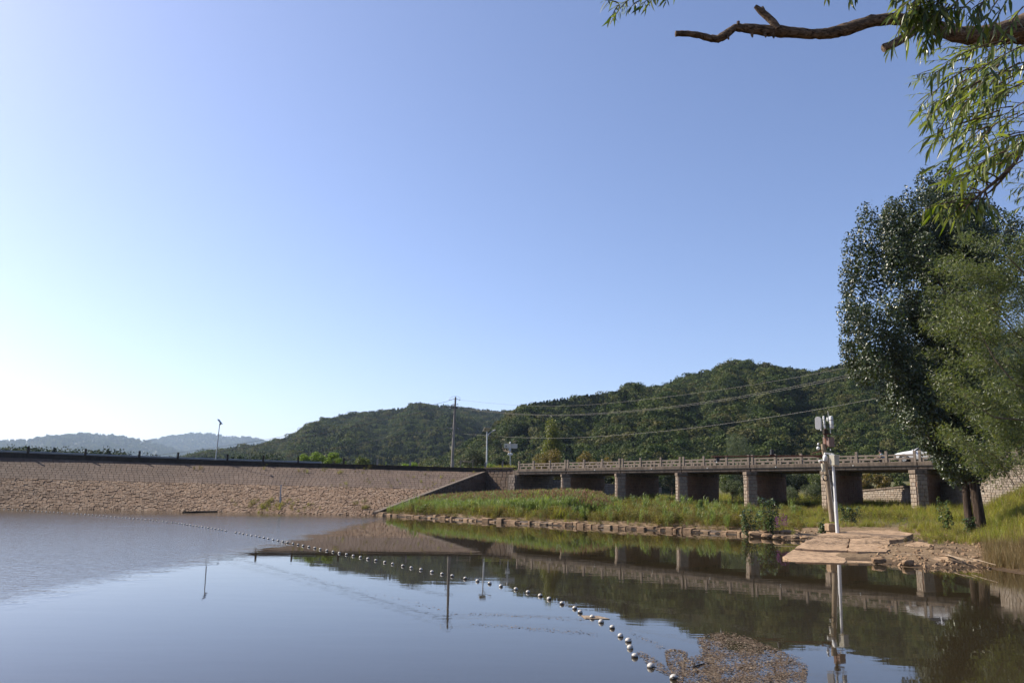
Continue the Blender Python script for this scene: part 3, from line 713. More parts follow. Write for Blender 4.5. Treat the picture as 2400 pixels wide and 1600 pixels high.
# coping along the sloping edge
e = 0.32; mb = MB(); cp = []
for P, z in ((T0 - wd * 0.2, T0[2] + 0.05), (W1, 0.15)):
    P = np.array([P[0], P[1], 0]); cp.append([P + wn_ * 0.14 + np.array([0, 0, z - 0.02]), P + wn_ * 0.14 + np.array([0, 0, z + 0.16]), P - wn_ * e + np.array([0, 0, z + 0.16]), P - wn_ * e + np.array([0, 0, z - 0.02])])
mb.add(cp[0] + cp[1], [(0, 4, 5, 1), (1, 5, 6, 2), (2, 6, 7, 3), (3, 7, 4, 0), (0, 1, 2, 3), (4, 7, 6, 5)]); mb.build('coping', M_CONC, wing, rel=org)
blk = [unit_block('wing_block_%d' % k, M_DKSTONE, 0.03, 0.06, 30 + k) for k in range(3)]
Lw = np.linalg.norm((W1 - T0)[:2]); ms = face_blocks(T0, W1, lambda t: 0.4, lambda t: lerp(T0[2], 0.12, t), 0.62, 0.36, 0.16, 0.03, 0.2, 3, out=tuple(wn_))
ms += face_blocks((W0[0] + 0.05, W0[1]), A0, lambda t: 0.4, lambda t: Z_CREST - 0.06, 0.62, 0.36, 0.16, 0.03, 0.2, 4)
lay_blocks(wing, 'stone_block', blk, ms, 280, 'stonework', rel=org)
mb = MB(); mb.box(((W0 + A0) / 2)[:2].tolist() + [Z_CREST + 0.06], (np.linalg.norm((A0 - W0)[:2]) + 0.2, 0.5, 0.16), rz=math.atan2((A0 - W0)[1], (A0 - W0)[0])); mb.build('coping', M_PARAPET, wing, rel=org)

# ================================================================== BRIDGE
def bridge_pt(t_):      # deck edge in plan and height at span number t (0 at the first pier)
    dep = 63.0 * (1 - 0.0533 * t_) / 0.7336; x = (1327 + 50.0 * t_) / (1 - 0.0533 * t_)
    return x, dep
_a = at_y(*(bridge_pt(-1)[0], 1099.0), 90.0); _b = at_y(bridge_pt(5)[0], 1081.5, 62.4)
BA, BB = np.array(_a), np.array(_b); bdir = BB - BA; BLEN = np.linalg.norm(bdir); bdir /= BLEN; SPAN = BLEN / 6
bh = np.array([bdir[0], bdir[1], 0]); bh /= np.linalg.norm(bh); bback = np.array([-bh[1], bh[0], 0])       # away from the camera
def bp(t_, back=0.0, up=0.0): return BA + bdir * SPAN * (t_ + 1) + bback * back + np.array([0, 0, up])
BW = 6.2
bridge = thing('bridge', bp(2) * np.array([1, 1, 0]) + np.array([0, 0, 1.0]), 'concrete road bridge on stone piers with slotted railing', 'bridge'); org = np.array(bridge.location)
brz = math.atan2(bdir[1], bdir[0]); bpitch = math.asin(bdir[2])
def bbox(mb, t0, t1, b0, b1, z0, z1):
    vs = [bp(tt, bb, zz) for tt in (t0, t1) for bb in (b0, b1) for zz in (z0, z1)]
    mb.add(vs, [(0, 1, 3, 2), (4, 6, 7, 5), (0, 4, 5, 1), (2, 3, 7, 6), (0, 2, 6, 4), (1, 5, 7, 3)]); return mb
TEND = 6.35
bbox(MB(), -1.12, TEND, 0.18, BW - 0.18, -0.62, -0.12).build('deck', M_CONC, bridge, rel=org)
for k, (b0, b1) in enumerate(((0.0, 0.32), (BW - 0.32, BW))):
    for t_ in range(-1, 7):        # edge beams end at each pier with a narrow gap
        t1 = min(t_ + 1, TEND)
        bbox(MB(), max(t_, -1.15) + 0.006, t1 - 0.006, b0 - (0.07 if k == 0 else 0), b1 + (0.07 if k else 0), -0.29, 0.0).build('kerb_beam', M_CONC, bridge, rel=org, bevel=0.02)
        bbox(MB(), t_ + 0.006, t1 - 0.006, b0 + 0.02, b1 - 0.02, -0.60, -0.297).build('girder', M_CONC, bridge, rel=org)
bbox(MB(), -1.1, TEND, 0.33, BW - 0.33, -0.117, -0.06).build('road_surface', m_plain('grey_asphalt', (0.06, 0.058, 0.055), 0.9, 0.2, 8), bridge, rel=org)
# pipe and small brackets fixed on the beam
MB().tube([bp(t_, -0.1, -0.325) for t_ in np.linspace(-1.0, TEND, 30)], 0.03, 6).build('cable_duct', M_WIREDARK, bridge, rel=org)
for t_ in (-0.28, 0.55, 1.53, 2.4, 3.35, 4.3): MB().sphere(bp(t_, -0.09, -0.24), 0.055, 8, 6).build('drain_spout', M_WHITEMETAL, bridge, rel=org)
# railing
def railing(back, front):
    posts = []
    for t_ in range(-1, 6):
        for f_ in (0.027, 1 / 3, 2 / 3, 1 - 0.027): posts.append(t_ + f_)
    posts += [6.03]
    for t_ in posts:
        mb = bbox(MB(), t_ - 0.0125, t_ + 0.0125, back - 0.09, back + 0.09, 0.003, 0.88)
        bbox(mb, t_ - 0.0145, t_ + 0.0145, back - 0.105, back + 0.105, 0.70, 0.735)
        mb.build('railing_post', M_RAIL, bridge, rel=org)
    for t_ in range(-1, 6):
        for a_, b_ in ((0.04, 1 / 3 - 0.013), (1 / 3 + 0.013, 2 / 3 - 0.013), (2 / 3 + 0.013, 0.96)):
            t0, t1 = t_ + a_, t_ + b_; mb = MB()
            bbox(mb, t0, t1, back - 0.055, back + 0.055, 0.48, 0.60); bbox(mb, t0, t1, back - 0.05, back + 0.05, 0.225, 0.33)
            w = t1 - t0
            for q in (0.30, 0.70): bbox(mb, t0 + w * q - 0.011, t0 + w * q + 0.011, back - 0.045, back + 0.045, 0.333, 0.477)
            for q in (0.06, 0.5, 0.94): bbox(mb, t0 + w * q - 0.012, t0 + w * q + 0.012, back - 0.045, back + 0.045, 0.003, 0.222)
            mb.build('railing_panel', M_RAIL, bridge, rel=org)
railing(0.10, True); railing(BW - 0.10, False)
# piers: long stone walls with pointed noses
gb = [unit_block('granite_%d' % k, M_GRANITE, 0.025, 0.05, 40 + k) for k in range(4)]
PW = 1.2
def pier(t_):
    top = -0.62; gz = 0.9
    c0 = bp(t_); base = np.array([c0[0], c0[1], gz]); pr = thing('pier', base - org, None, None); pr.parent = bridge
    def P(al, ba): return np.array([c0[0], c0[1], 0]) + bh * al + bback * ba
    zt = c0[2] + top - 0.02; h = PW / 2; core = [P(-h + 0.05, -0.05), P(0, -0.62), P(h - 0.05, -0.05), P(h - 0.05, BW), P(0, BW + 0.55), P(-h + 0.05, BW)]
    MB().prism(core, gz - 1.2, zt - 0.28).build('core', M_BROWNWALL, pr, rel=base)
    cap = [P(-h - 0.07, -0.12), P(0, -0.78), P(h + 0.07, -0.12), P(h + 0.07, BW), P(0, BW + 0.62), P(-h - 0.07, BW)]
    MB().prism(cap, zt - 0.277, zt).build('cap', M_CONC, pr, rel=base, bevel=0.02)
    ms = face_blocks(P(-h, 0.0), P(0, -0.6), lambda q: gz - 0.1, lambda q: zt - 0.3, 0.44, 0.30, 0.13, 0.03, 0.18, int(50 + t_ * 3))
    ms += face_blocks(P(0, -0.6), P(h, 0.0), lambda q: gz - 0.1, lambda q: zt - 0.3, 0.44, 0.30, 0.13, 0.03, 0.18, int(90 + t_ * 3))
    big = 1 if t_ >= 1 else 0
    lay_blocks(pr, 'stone_block', gb, ms, 60, 'stonework', rel=base)
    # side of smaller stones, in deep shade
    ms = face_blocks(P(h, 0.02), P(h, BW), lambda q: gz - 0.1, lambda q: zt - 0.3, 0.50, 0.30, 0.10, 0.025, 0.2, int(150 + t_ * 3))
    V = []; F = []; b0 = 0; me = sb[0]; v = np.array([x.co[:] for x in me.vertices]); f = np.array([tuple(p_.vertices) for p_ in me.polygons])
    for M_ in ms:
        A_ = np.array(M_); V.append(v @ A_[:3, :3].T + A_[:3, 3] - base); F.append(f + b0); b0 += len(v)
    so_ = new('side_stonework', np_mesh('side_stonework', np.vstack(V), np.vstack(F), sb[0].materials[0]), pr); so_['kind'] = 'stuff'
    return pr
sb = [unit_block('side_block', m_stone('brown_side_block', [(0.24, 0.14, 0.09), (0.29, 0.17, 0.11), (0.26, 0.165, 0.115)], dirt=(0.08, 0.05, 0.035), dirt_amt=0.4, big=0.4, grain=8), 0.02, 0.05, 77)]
for t_ in range(0, 6): pier(t_)
# left abutment under the deck and the training wall running on downstream
ab = thing('abutment_wall', bp(-1) * np.array([1, 1, 0]) + np.array([0, 0, 0.8]), 'shaded block abutment wall under the far end of the bridge', 'wall'); org2 = np.array(ab.location)
q0 = bp(-1.02, -0.1); q1 = bp(-1.02, BW + 0.3); q2 = bp(-1.02, BW + 22) + bh * 1.5
rgt = tuple(bh); mb = MB(); wall_core(mb, q0, q1, q0[2] - 0.62, q1[2] - 0.62, -0.2, 1.2, rgt); wall_core(mb, q1, q2, 3.9, 3.4, -0.2, 0.7, rgt); mb.build('wall_core', M_MORTAR, ab, rel=org2)
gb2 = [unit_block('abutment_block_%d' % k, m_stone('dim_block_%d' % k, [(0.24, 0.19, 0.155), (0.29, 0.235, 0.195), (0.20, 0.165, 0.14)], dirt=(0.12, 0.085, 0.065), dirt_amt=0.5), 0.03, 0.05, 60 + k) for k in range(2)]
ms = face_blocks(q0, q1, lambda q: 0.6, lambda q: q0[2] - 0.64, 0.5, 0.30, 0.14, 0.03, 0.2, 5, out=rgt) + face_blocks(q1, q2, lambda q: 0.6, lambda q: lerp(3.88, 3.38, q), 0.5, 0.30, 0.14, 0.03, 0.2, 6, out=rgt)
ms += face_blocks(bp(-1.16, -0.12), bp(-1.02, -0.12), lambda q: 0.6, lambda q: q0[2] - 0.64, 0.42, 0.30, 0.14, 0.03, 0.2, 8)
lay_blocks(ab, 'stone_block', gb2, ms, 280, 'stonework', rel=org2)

# ================================================================== LOW LAKESIDE WALL, RAMP, RETAINING WALL
M_SAND = m_stone('sandstone_block', [(0.274, 0.175, 0.100), (0.334, 0.223, 0.133), (0.304, 0.189, 0.107), (0.365, 0.256, 0.157)], dirt=(0.081, 0.056, 0.033), dirt_amt=0.5, big=1.2, grain=8, bump=0.9, dist=0.03)
M_SLAB = m_concrete('sandy_concrete', (0.496, 0.338, 0.210), (0.139, 0.090, 0.051), 0.85, False, 1.0)
wl_f = arc(wall_line)
lw = thing('lakeside_wall', wl_f(0.5), 'low crumbling sandstone edge wall along the reed bank', 'wall'); org = np.array(lw.location)
pro = [unit_block('edge_stone_%d' % k, M_SAND, 0.06, 0.10, 70 + k) for k in range(5)]
ms = []; s = 0.0; r = random.Random(4)
while s < wl_f.L - 0.4:
    w = r.uniform(0.22, 0.75); a = wl_f(s / wl_f.L); b_ = wl_f(min(s + w, wl_f.L) / wl_f.L); ax = b_ - a; n = np.linalg.norm(ax); ax /= n; s += w
    nz = np.array([ax[1], -ax[0], 0]); h = r.uniform(0.20, 0.33) * (1 + 0.18 * math.sin(s * 0.9)); 
    if r.random() < 0.16: h *= 0.5
    c = (a + b_) / 2 - nz * (0.22 + r.uniform(-0.07, 0.07)); c[2] = h / 2 - 0.05
    tl = r.uniform(-0.07, 0.07); up = np.array([ax[0] * tl, ax[1] * tl, 1.0]); up /= np.linalg.norm(up)
    ms.append(frame(c, ax, up, nz, n - 0.012, h, 0.55 * r.uniform(0.85, 1.15)))
lay_blocks(lw, 'stone', pro, ms, 300, 'stonework', rel=org)
mb = MB(); pts = [wl_f(q) for q in np.linspace(0, 1, 40)]
for a, b_ in zip(pts[:-1], pts[1:]):
    ax = (b_ - a) / np.linalg.norm(b_ - a); nz = np.array([ax[1], -ax[0], 0]); q = []
    for X in (a, b_): q += [X + nz * 0.02 + np.array([0, 0, -0.6]), X + nz * 0.02 + np.array([0, 0, 0.06]), X - nz * 0.5 + np.array([0, 0, 0.2])]
    mb.add(q, [(0, 3, 4, 1), (1, 4, 5, 2)])
mb.build('footing', M_MORTAR, lw, rel=org)

def rock_mesh(name, mat, seed, flat=0.6):
    r = random.Random(seed); bm = bmesh.new(); bmesh.ops.create_icosphere(bm, subdivisions=2, radius=0.5)
    ph = [r.uniform(0, 6) for _ in range(6)]
    for v in bm.verts:
        c = v.co.copy(); k = 1 + 0.22 * math.sin(c.x * 5 + ph[0]) * math.cos(c.y * 4 + ph[1]) + 0.16 * math.sin(c.z * 7 + c.x * 3 + ph[2]) + r.uniform(-0.06, 0.06)
        v.co = Vector((max(-0.44, min(0.44, c.x * k)), max(-0.40, min(0.40, c.y * k)), max(-0.4, min(0.36, c.z * k)) * flat))
    me = bpy.data.meshes.new(name); bm.to_mesh(me); bm.free(); me.materials.append(mat); return me
ROCKS = [rock_mesh('rock_%d' % k, M_SAND, 80 + k, rnd.uniform(0.5, 0.9)) for k in range(5)]
def rock(px, py, z, size, label, group, k=None):
    P = at_z(px, py, z); o = new('rock', ROCKS[(k if k is not None else rnd.randrange(5)) % 5]); o.location = P; w = size
    o.scale = (w * rnd.uniform(0.9, 1.4), w * rnd.uniform(0.8, 1.1), w * rnd.uniform(0.6, 0.9)); o.rotation_euler = (rnd.uniform(-0.2, 0.2), rnd.uniform(-0.2, 0.2), rnd.uniform(0, 6)); tag(o, label, 'rock', group)
for px, py, sz in ((1772, 1252, 0.8), (1786, 1249, 0.6), (1797, 1254, 0.75), (1806, 1246, 0.6), (1816, 1250, 0.7), (1822, 1257, 0.5), (1846, 1251, 0.9), (1858, 1249, 0.8), (1866, 1257, 0.6), (1876, 1249, 0.6), (1884, 1258, 0.55), (1894, 1252, 0.5), (1838, 1258, 0.4)):
    rock(px, py, 0.16, sz, 'broken sandstone block tumbled between the low wall and the ramp', 'broken blocks by the low wall end')
for px, py, sz in ((2126, 1300, 0.35), (2140, 1299, 0.5), (2156, 1293, 0.6), (2190, 1295, 0.9), (2176, 1285, 0.6), (2128, 1318, 0.4), (2215, 1308, 0.7), (2237, 1316, 0.5), (2060, 1312, 0.45), (2100, 1290, 0.3)):
    rock(px, py, 0.14, sz, 'sandy stone half buried in the muddy bank right of the ramp', 'stones on the muddy bank')
# pile of dirty blocks lying beside the water at the foot of the dam
for px, py, sz in ((700, 1192, 0.5), (735, 1194, 0.4), (770, 1197, 0.6), (800, 1199, 0.5), (830, 1200, 0.5), (868, 1198, 0.9), (882, 1203, 0.6), (905, 1204, 0.7), (945, 1206, 0.6), (920, 1199, 0.7), (899, 1200, 0.6), (930, 1193, 0.8), (560, 1192, 0.4), (610, 1194, 0.45), (655, 1195, 0.4), (940, 1182, 0.8)):
    rock(px, py, 0.12, sz, 'loose stone lying at the waterline below the dam slope', 'loose stones at the dam foot')

def ramp_pt(px, py, lift=0.0):
    d = ray(px, py); t_ = (0.072 * (0 - 30.6) + lift - CAM_H) / (d[2] - 0.072 * d[1]); return CAM + d * t_
ramp = thing('boat_ramp', ramp_pt(1980, 1275), 'cracked sandy concrete boat ramp sloping into the water by the white pole', 'ramp'); org = np.array(ramp.location)
def slab(poly, lift, th=0.22, name='slab', sub=3):
    P0 = [ramp_pt(x, y, lift) for x, y in poly]; P = []
    for a, b_ in zip(P0, P0[1:] + P0[:1]):
        k = max(1, int(np.linalg.norm(b_ - a) / 0.35))
        for q in range(k): e = lerp(a, b_, q / k); w = 0.045 if q else 0.0; P.append(e + np.array([rnd.uniform(-w, w), rnd.uniform(-w, w) * 1.6, rnd.uniform(-w, w) * 0.15]))
    Q = [p_ - np.array([0, 0, th]) for p_ in P]; n = len(P)
    mb = MB().add(P + Q, [tuple(range(n)), tuple(range(n, 2 * n))[::-1]] + [(i, (i + 1) % n, n + (i + 1) % n, n + i) for i in range(n)])
    return mb.build(name, M_SLAB, ramp, rel=org)
slab([(1863, 1284), (1880, 1272), (1912, 1256), (1990, 1262), (1985, 1290), (1905, 1287)], 0.10)
slab([(1992, 1262), (2040, 1258), (2082, 1266), (2086, 1281), (2078, 1292), (2010, 1292), (1987, 1290)], 0.11)
slab([(1912, 1255), (1925, 1250), (2000, 1243), (2086, 1242), (2140, 1249), (2120, 1262), (2084, 1265), (2040, 1257), (1990, 1261)], 0.09)
slab([(1834, 1304), (1861, 1287), (1905, 1289.5), (1985, 1292.5), (1983, 1312), (1960, 1330), (1880, 1325)], 0.02)
slab([(1987, 1293), (2010, 1294), (2077, 1295), (2058, 1316), (2030, 1332), (1962, 1330), (1985, 1311)], 0.0)
slab([(2168, 1290), (2185, 1283), (2212, 1296), (2225, 1308), (2195, 1316), (2182, 1306)], 0.16, 0.18, 'broken_slab')
slab([(2120, 1276), (2150, 1268), (2190, 1276), (2180, 1283), (2135, 1286)], 0.16, 0.14, 'broken_slab')

rw = thing('retaining_wall', at_y(2200, 1170, 66), 'pale stone block retaining wall with sloping top beyond the right pier', 'wall'); org = np.array(rw.location)
R0 = at_y(1948, 1158, 84); R1 = at_y(2322, 1123, 58.5); R2 = at_y(2346, 1089, 57.5); R3 = at_y(2640, 1070, 50)
mb = MB(); nl = np.array([-(R0 - R1)[1], (R0 - R1)[0], 0]); nl /= np.linalg.norm(nl); nl = nl if nl[0] < 0 else -nl
wall_core(mb, R0, R1, R0[2], R1[2], 0.2, 0.6, nl); n2_ = np.array([(R3 - R2)[1], -(R3 - R2)[0], 0]); n2_ /= np.linalg.norm(n2_); n2_ = n2_ if n2_[1] < 0 else -n2_
wall_core(mb, R1 + nl * 0.03, R2, R1[2] + 0.9, R2[2], 0.2, 0.6, n2_); wall_core(mb, R2, R3, R2[2], R3[2], 0.2, 0.6, n2_); mb.build('wall_core', m_plain('pale_mortar', (0.24, 0.20, 0.165), 0.95, 0.3, 3), rw, rel=org)
wb = [unit_block('wall_block_%d' % k, M_WALLSTONE, 0.03, 0.05, 120 + k) for k in range(4)]
ms = face_blocks(R0, R1, lambda q: 0.9, lambda q: lerp(R0[2], R1[2], q) - 0.02, 0.50, 0.19, 0.14, 0.02, 0.3, 12, out=tuple(nl)) + face_blocks(R2, R3, lambda q: 1.2, lambda q: lerp(R2[2], R3[2], q) - 0.02, 0.30, 0.17, 0.14, 0.016, 0.3, 13, out=tuple(n2_))
ms += face_blocks(R1, R2, lambda q: 1.2, lambda q: lerp(R1[2] + 0.9, R2[2], q), 0.30, 0.17, 0.14, 0.016, 0.3, 14, out=tuple(n2_))
lay_blocks(rw, 'stone_block', wb, ms, 300, 'stonework', rel=org)
for P, Q in ((R0, R1), (R2, R3)):
    d_ = Q - P; L_ = np.linalg.norm(d_); nn_ = nl if P is R0 else n2_
    q = [X + nn_ * o_ + np.array([0, 0, z]) for X in (P, Q) for o_, z in ((0.16, 0.0), (0.16, 0.14), (-0.6, 0.14), (-0.6, 0.0))]
    MB().add(q, [(0, 4, 5, 1), (1, 5, 6, 2), (2, 6, 7, 3), (3, 7, 4, 0), (0, 1, 2, 3), (4, 7, 6, 5)]).build('coping', M_CONC, rw, rel=org)

# ================================================================== MONITORING POLE AND CAMERA POLE
PY = 39.5
def mp_(px, py, dy=0.0): return at_y(px, py, PY + dy)
def e_(x, y, dy=0.0): return mp_(1850 + x / 10.453, 950 + y / 10.453, dy)
K = 1 / 47.6 / 10.453      # metres for one unit of the equipment drawing
mono_b = mp_(1951, 1222, 0.35); gz_m = float(ground_z(mono_b[0], mono_b[1]))
mono = thing('monitoring_pole', (mono_b[0], mono_b[1], gz_m), 'brown concrete pole carrying antennas, cameras, rusty box and long boom', 'pole'); org = np.array(mono.location)
top = mp_(1929, 1040, 0.35)
MB().tube([lerp(mono_b, top, q) for q in (0, 0.3, 0.6, 0.8, 1.0)], [0.125, 0.12, 0.115, 0.11, 0.105], 14).build('shaft', M_POLECONC, mono, True, rel=org)
# stone plinth of three courses
bl = [unit_block('plinth_stone', M_SAND, 0.04, 0.08, 200)]
for k in range(3):
    for a, sx in ((-0.13, 0.24), (0.13, 0.24)):
        for f_ in (-0.13, 0.13):
            o = new('plinth_stone', bl[0], mono); o.location = (a + (0.03 if k % 2 else -0.03), f_, 0.1 + k * (mono_b[2] - gz_m) / 3.0); o.scale = (0.25, 0.25, (mono_b[2] - gz_m) / 3.0 - 0.015)
    
mast0, mast1 = mp_(1931, 1060, 0.35), e_(885, 560, 0.35)
MB().tube([mast0, e_(905, 1000, 0.35), mast1], [0.07, 0.055, 0.05], 10).build('steel_mast', M_RUST, mono, True, rel=org)
MB().box(e_(890, 640, 0.35), (0.22, 0.2, 0.2), rz=0.3).build('mast_collar', M_PARAPET, mono, rel=org, bevel=0.01)
# flat rounded antenna panel seen from behind, with its bracket
def stadium(c, w, h, th, axis_n, mat, name):
    n_ = Vector(axis_n).normalized(); u = Vector((0, 0, 1)).cross(n_).normalized(); v = n_.cross(u); pts = []
    for k in range(24):
        a = 2 * math.pi * k / 24; x = math.cos(a) * w / 2; y = math.sin(a) * w / 2 + (h - w) / 2 * (1 if math.sin(a) >= 0 else -1); pts.append(u * x + v * y)
    c = Vector(tuple(map(float, c))); mb = MB(); mb.add([c + p_ - n_ * th / 2 for p_ in pts] + [c + p_ + n_ * th / 2 for p_ in pts], [tuple(range(24))[::-1], tuple(range(24, 48))] + [(i, (i + 1) % 24, 24 + (i + 1) % 24, 24 + i) for i in range(24)])
    return mb.build(name, mat, mono, rel=org, bevel=0.012)
M_PALEGREY = m_plain('pale_grey_plastic', (0.46, 0.45, 0.45), 0.5, 0.08, 4, 0, 0.02)
stadium(e_(708, 432, 0.25), 0.30, 0.66, 0.05, (-0.45, -0.6, 0.04), M_PALEGREY, 'dish_antenna')
MB().tube([e_(765, 300, 0.3), e_(785, 450, 0.3), e_(780, 615, 0.3)], [0.035, 0.045, 0.035], 10).build('panel_antenna', M_WHITEMETAL, mono, True, rel=org)
for y0 in (395, 490): MB().tube([e_(750, y0, 0.27), e_(850, y0 + 20, 0.35)], 0.02, 6).build('bracket', M_DARK, mono, rel=org)
def canister(name, x, y0, y1, r_, lean=20, mat=None, dy=0.1, bands=()):
    a, b_ = e_(x, y0, dy), e_(x + lean, y1, dy); d_ = b_ - a
    o = MB().tube([a, a + d_ * 0.03, a + d_ * 0.10, a + d_ * 0.9, a + d_ * 0.97, b_], [r_ * 0.3, r_ * 0.8, r_, r_, r_ * 0.85, r_ * 0.3], 14).build(name, mat or M_WHITEMETAL, mono, True, rel=org)
    for q in bands: MB().tube([a + d_ * (q - 0.015), a + d_ * (q + 0.015)], r_ * 1.07, 14).build('strap', M_DARK, o, rel=org)
canister('sector_antenna', 838, 252, 572, 0.052, 35, None, 0.12, (0.31, 0.66))
canister('small_canister', 935, 290, 385, 0.045, 6, None, 0.4)
canister('round_canister', 1018, 256, 572, 0.098, 30, None, 0.15, (0.32, 0.67))
MB().tube([e_(943, 128, 0.02), e_(1014, 680, 0.02)], [0.011, 0.02], 8).build('whip_antenna', M_WHITEMETAL, mono, True, rel=org)
MB().box(e_(950, 700, 0.2), (0.42, 0.06, 0.045), rz=-0.35).build('cross_bracket', M_RUST, mono, rel=org)
MB().box(e_(905, 740, 0.2), (0.32, 0.05, 0.03), M=Matrix.Rotation(0.5, 3, 'Y')).build('bracket', M_RUST, mono, rel=org)
MB().box(e_(860, 755, 0.3), (0.05, 0.05, 0.18)).build('bracket', M_POSTC, mono, rel=org)
bx_ = MB().box(e_(965, 893, 0.45), (0.46, 0.34, 0.47), rz=0.62).build('rusty_box', m_stone('rust_stained_box', [(0.30, 0.20, 0.165), (0.33, 0.225, 0.19)], dirt=(0.14, 0.06, 0.035), dirt_amt=0.5, big=3.0, grain=8), mono, rel=org, bevel=0.008)
# ball camera on a bracket
MB().tube([e_(690, 1105, 0.2), e_(875, 1090, 0.35)], 0.02, 6).build('bracket', M_DARK, mono, rel=org)
bc = MB().sphere(e_(708, 1045, 0.2), 0.085, 14, 10, (1, 1, 1.05)).build('ball_camera', M_WHITEMETAL, mono, True, rel=org)
MB().sphere(e_(712, 945, 0.2), 0.06, 12, 8, (0.9, 0.9, 1.1)).build('camera_head', M_WHITEMETAL, bc, True, rel=org)
MB().sphere(e_(742, 938, 0.17), 0.04, 10, 8).build('lens', M_DARK, bc, True, rel=org)
MB().tube([e_(705, 1000, 0.2), e_(708, 960, 0.2)], 0.03, 8).build('neck', M_DARK, bc, rel=org)
# long boom with a gauge box and a radar head
b0, b1 = mp_(1668, 1069.5, 0.4), mp_(1928, 1068, 0.4)
boom = MB().tube([b0, b1], 0.035, 8).build('boom', M_RUST, mono, rel=org)
MB().tube([mp_(1905, 1062, 0.4), mp_(1928, 1056, 0.4)], 0.03, 6).build('brace', M_RUST, boom, rel=org)
MB().add([mp_(1905, 1070, 0.38), mp_(1930, 1063, 0.38), mp_(1930, 1073, 0.38), mp_(1905, 1070, 0.42), mp_(1930, 1063, 0.42), mp_(1930, 1073, 0.42)], [(0, 1, 2), (5, 4, 3), (0, 3, 4, 1), (1, 4, 5, 2), (2, 5, 3, 0)]).build('gusset', M_RUST, boom, rel=org)
MB().tube([mp_(1809.5, 1065, 0.4), mp_(1809.5, 1055, 0.4), mp_(1809.3, 1052.5, 0.4)], [0.10, 0.085, 0.08], 12).build('gauge_cylinder', M_DARK, boom, True, rel=org)
MB().box(mp_(1809.5, 1066, 0.4), (0.26, 0.16, 0.035)).build('mounting_plate', M_RUST, boom, rel=org)
MB().box(mp_(1682, 1072, 0.4), (0.30, 0.12, 0.05)).build('mounting_plate', M_RUST, boom, rel=org)
MB().box(mp_(1682.5, 1077, 0.4), (0.15, 0.14, 0.20)).build('radar_head', M_DARK, boom, rel=org, bevel=0.01)
MB().tube([mp_(1680, 1081, 0.38), mp_(1680, 1084, 0.38)], 0.03, 8).build('radar_tip', M_WHITEMETAL, boom, rel=org)
MB().box(e_(830, 1520, 0.12), (0.16, 0.12, 0.38), rz=0.3).build('meter_box', M_BEIGE, mono, rel=org, bevel=0.01)
ring = MB(); cc = mp_(1934.7, 1119, 0.18); K2 = 1 / 47.6
for q in range(4):
    rr = 0.125 + 0.012 * (q - 1.5); ring.tube([cc + np.array([math.cos(a) * rr * 0.92, 0.02 * math.sin(3 * a) + 0.01 * q, math.sin(a) * rr * 1.15]) for a in np.linspace(0, 2 * math.pi, 25)], 0.012, 6, False)
ring.build('cable_coil', M_DARK, mono, rel=org)
for (x0, y0, x1, y1) in ((1942, 1100, 1955, 1200), (1946, 1130, 1958, 1160)): MB().tube([mp_(lerp(x0, x1, q), lerp(y0, y1, q), 0.15 + 0.03 * math.sin(q * 9)) for q in np.linspace(0, 1, 12)], 0.008, 5).build('cable', M_PALEGREY, mono, rel=org)

cb = mp_(1963.5, 1250, -0.2); cz = float(ground_z(cb[0], cb[1])); cb[2] = min(cb[2], cz + 0.1)
cp_ = thing('camera_pole', cb, 'slim white pole with cream cabinet and dome camera on an arm', 'pole'); org = np.array(cp_.location)
ct = mp_(1951, 1062, -0.2)
MB().tube([cb - np.array([0, 0, 0.3]), cb + (ct - cb) * 0.45, cb + (ct - cb) * 0.452, ct], [0.085, 0.083, 0.066, 0.062], 14).build('shaft', M_WHITEMETAL, cp_, True, rel=org)
MB().tube([cb + np.array([0, 0, 0.0]), cb + np.array([0, 0, 0.04])], 0.16, 14).build('base_flange', M_WHITEMETAL, cp_, True, rel=org)
MB().box(e_(1105, 1338, -0.35), (0.40, 0.26, 0.50), rz=0.62).build('cabinet', M_BEIGE, cp_, rel=org, bevel=0.008)
MB().box(e_(1105, 1212, -0.35), (0.44, 0.30, 0.025), rz=0.62).build('cabinet_lid', M_WHITEMETAL, cp_, rel=org)
MB().sphere(e_(1012, 1085, -0.2), 0.03, 10, 8).build('finial', M_WHITEMETAL, cp_, True, rel=org)
arm = MB().tube([e_(1010, 1190, -0.2), e_(930, 1175, -0.22), e_(868, 1172, -0.24), e_(866, 1215, -0.24)], [0.045, 0.045, 0.045, 0.045], 10).build('arm', M_WHITEMETAL, cp_, True, rel=org)
dm = MB().tube([e_(880, y, -0.24) for y in (1208, 1225, 1255, 1300, 1335, 1365)], [0.05, 0.09, 0.115, 0.115, 0.095, 0.05], 16).build('dome_camera', M_WHITEMETAL, cp_, True, rel=org)
MB().sphere(e_(862, 1345, -0.27), 0.072, 12, 8, (1, 1, 0.9)).build('dome_lens', M_GREYMETAL, dm, True, rel=org)
MB().tube([e_(725, 1358, -0.1), e_(835, 1335, -0.05)], [0.05, 0.045], 10).build('bullet_camera', M_WHITEMETAL, cp_, True, rel=org)
MB().box(e_(790, 1390, -0.02), (0.10, 0.05, 0.04), rz=0.2).build('camera_bracket', M_RUST, cp_, rel=org)

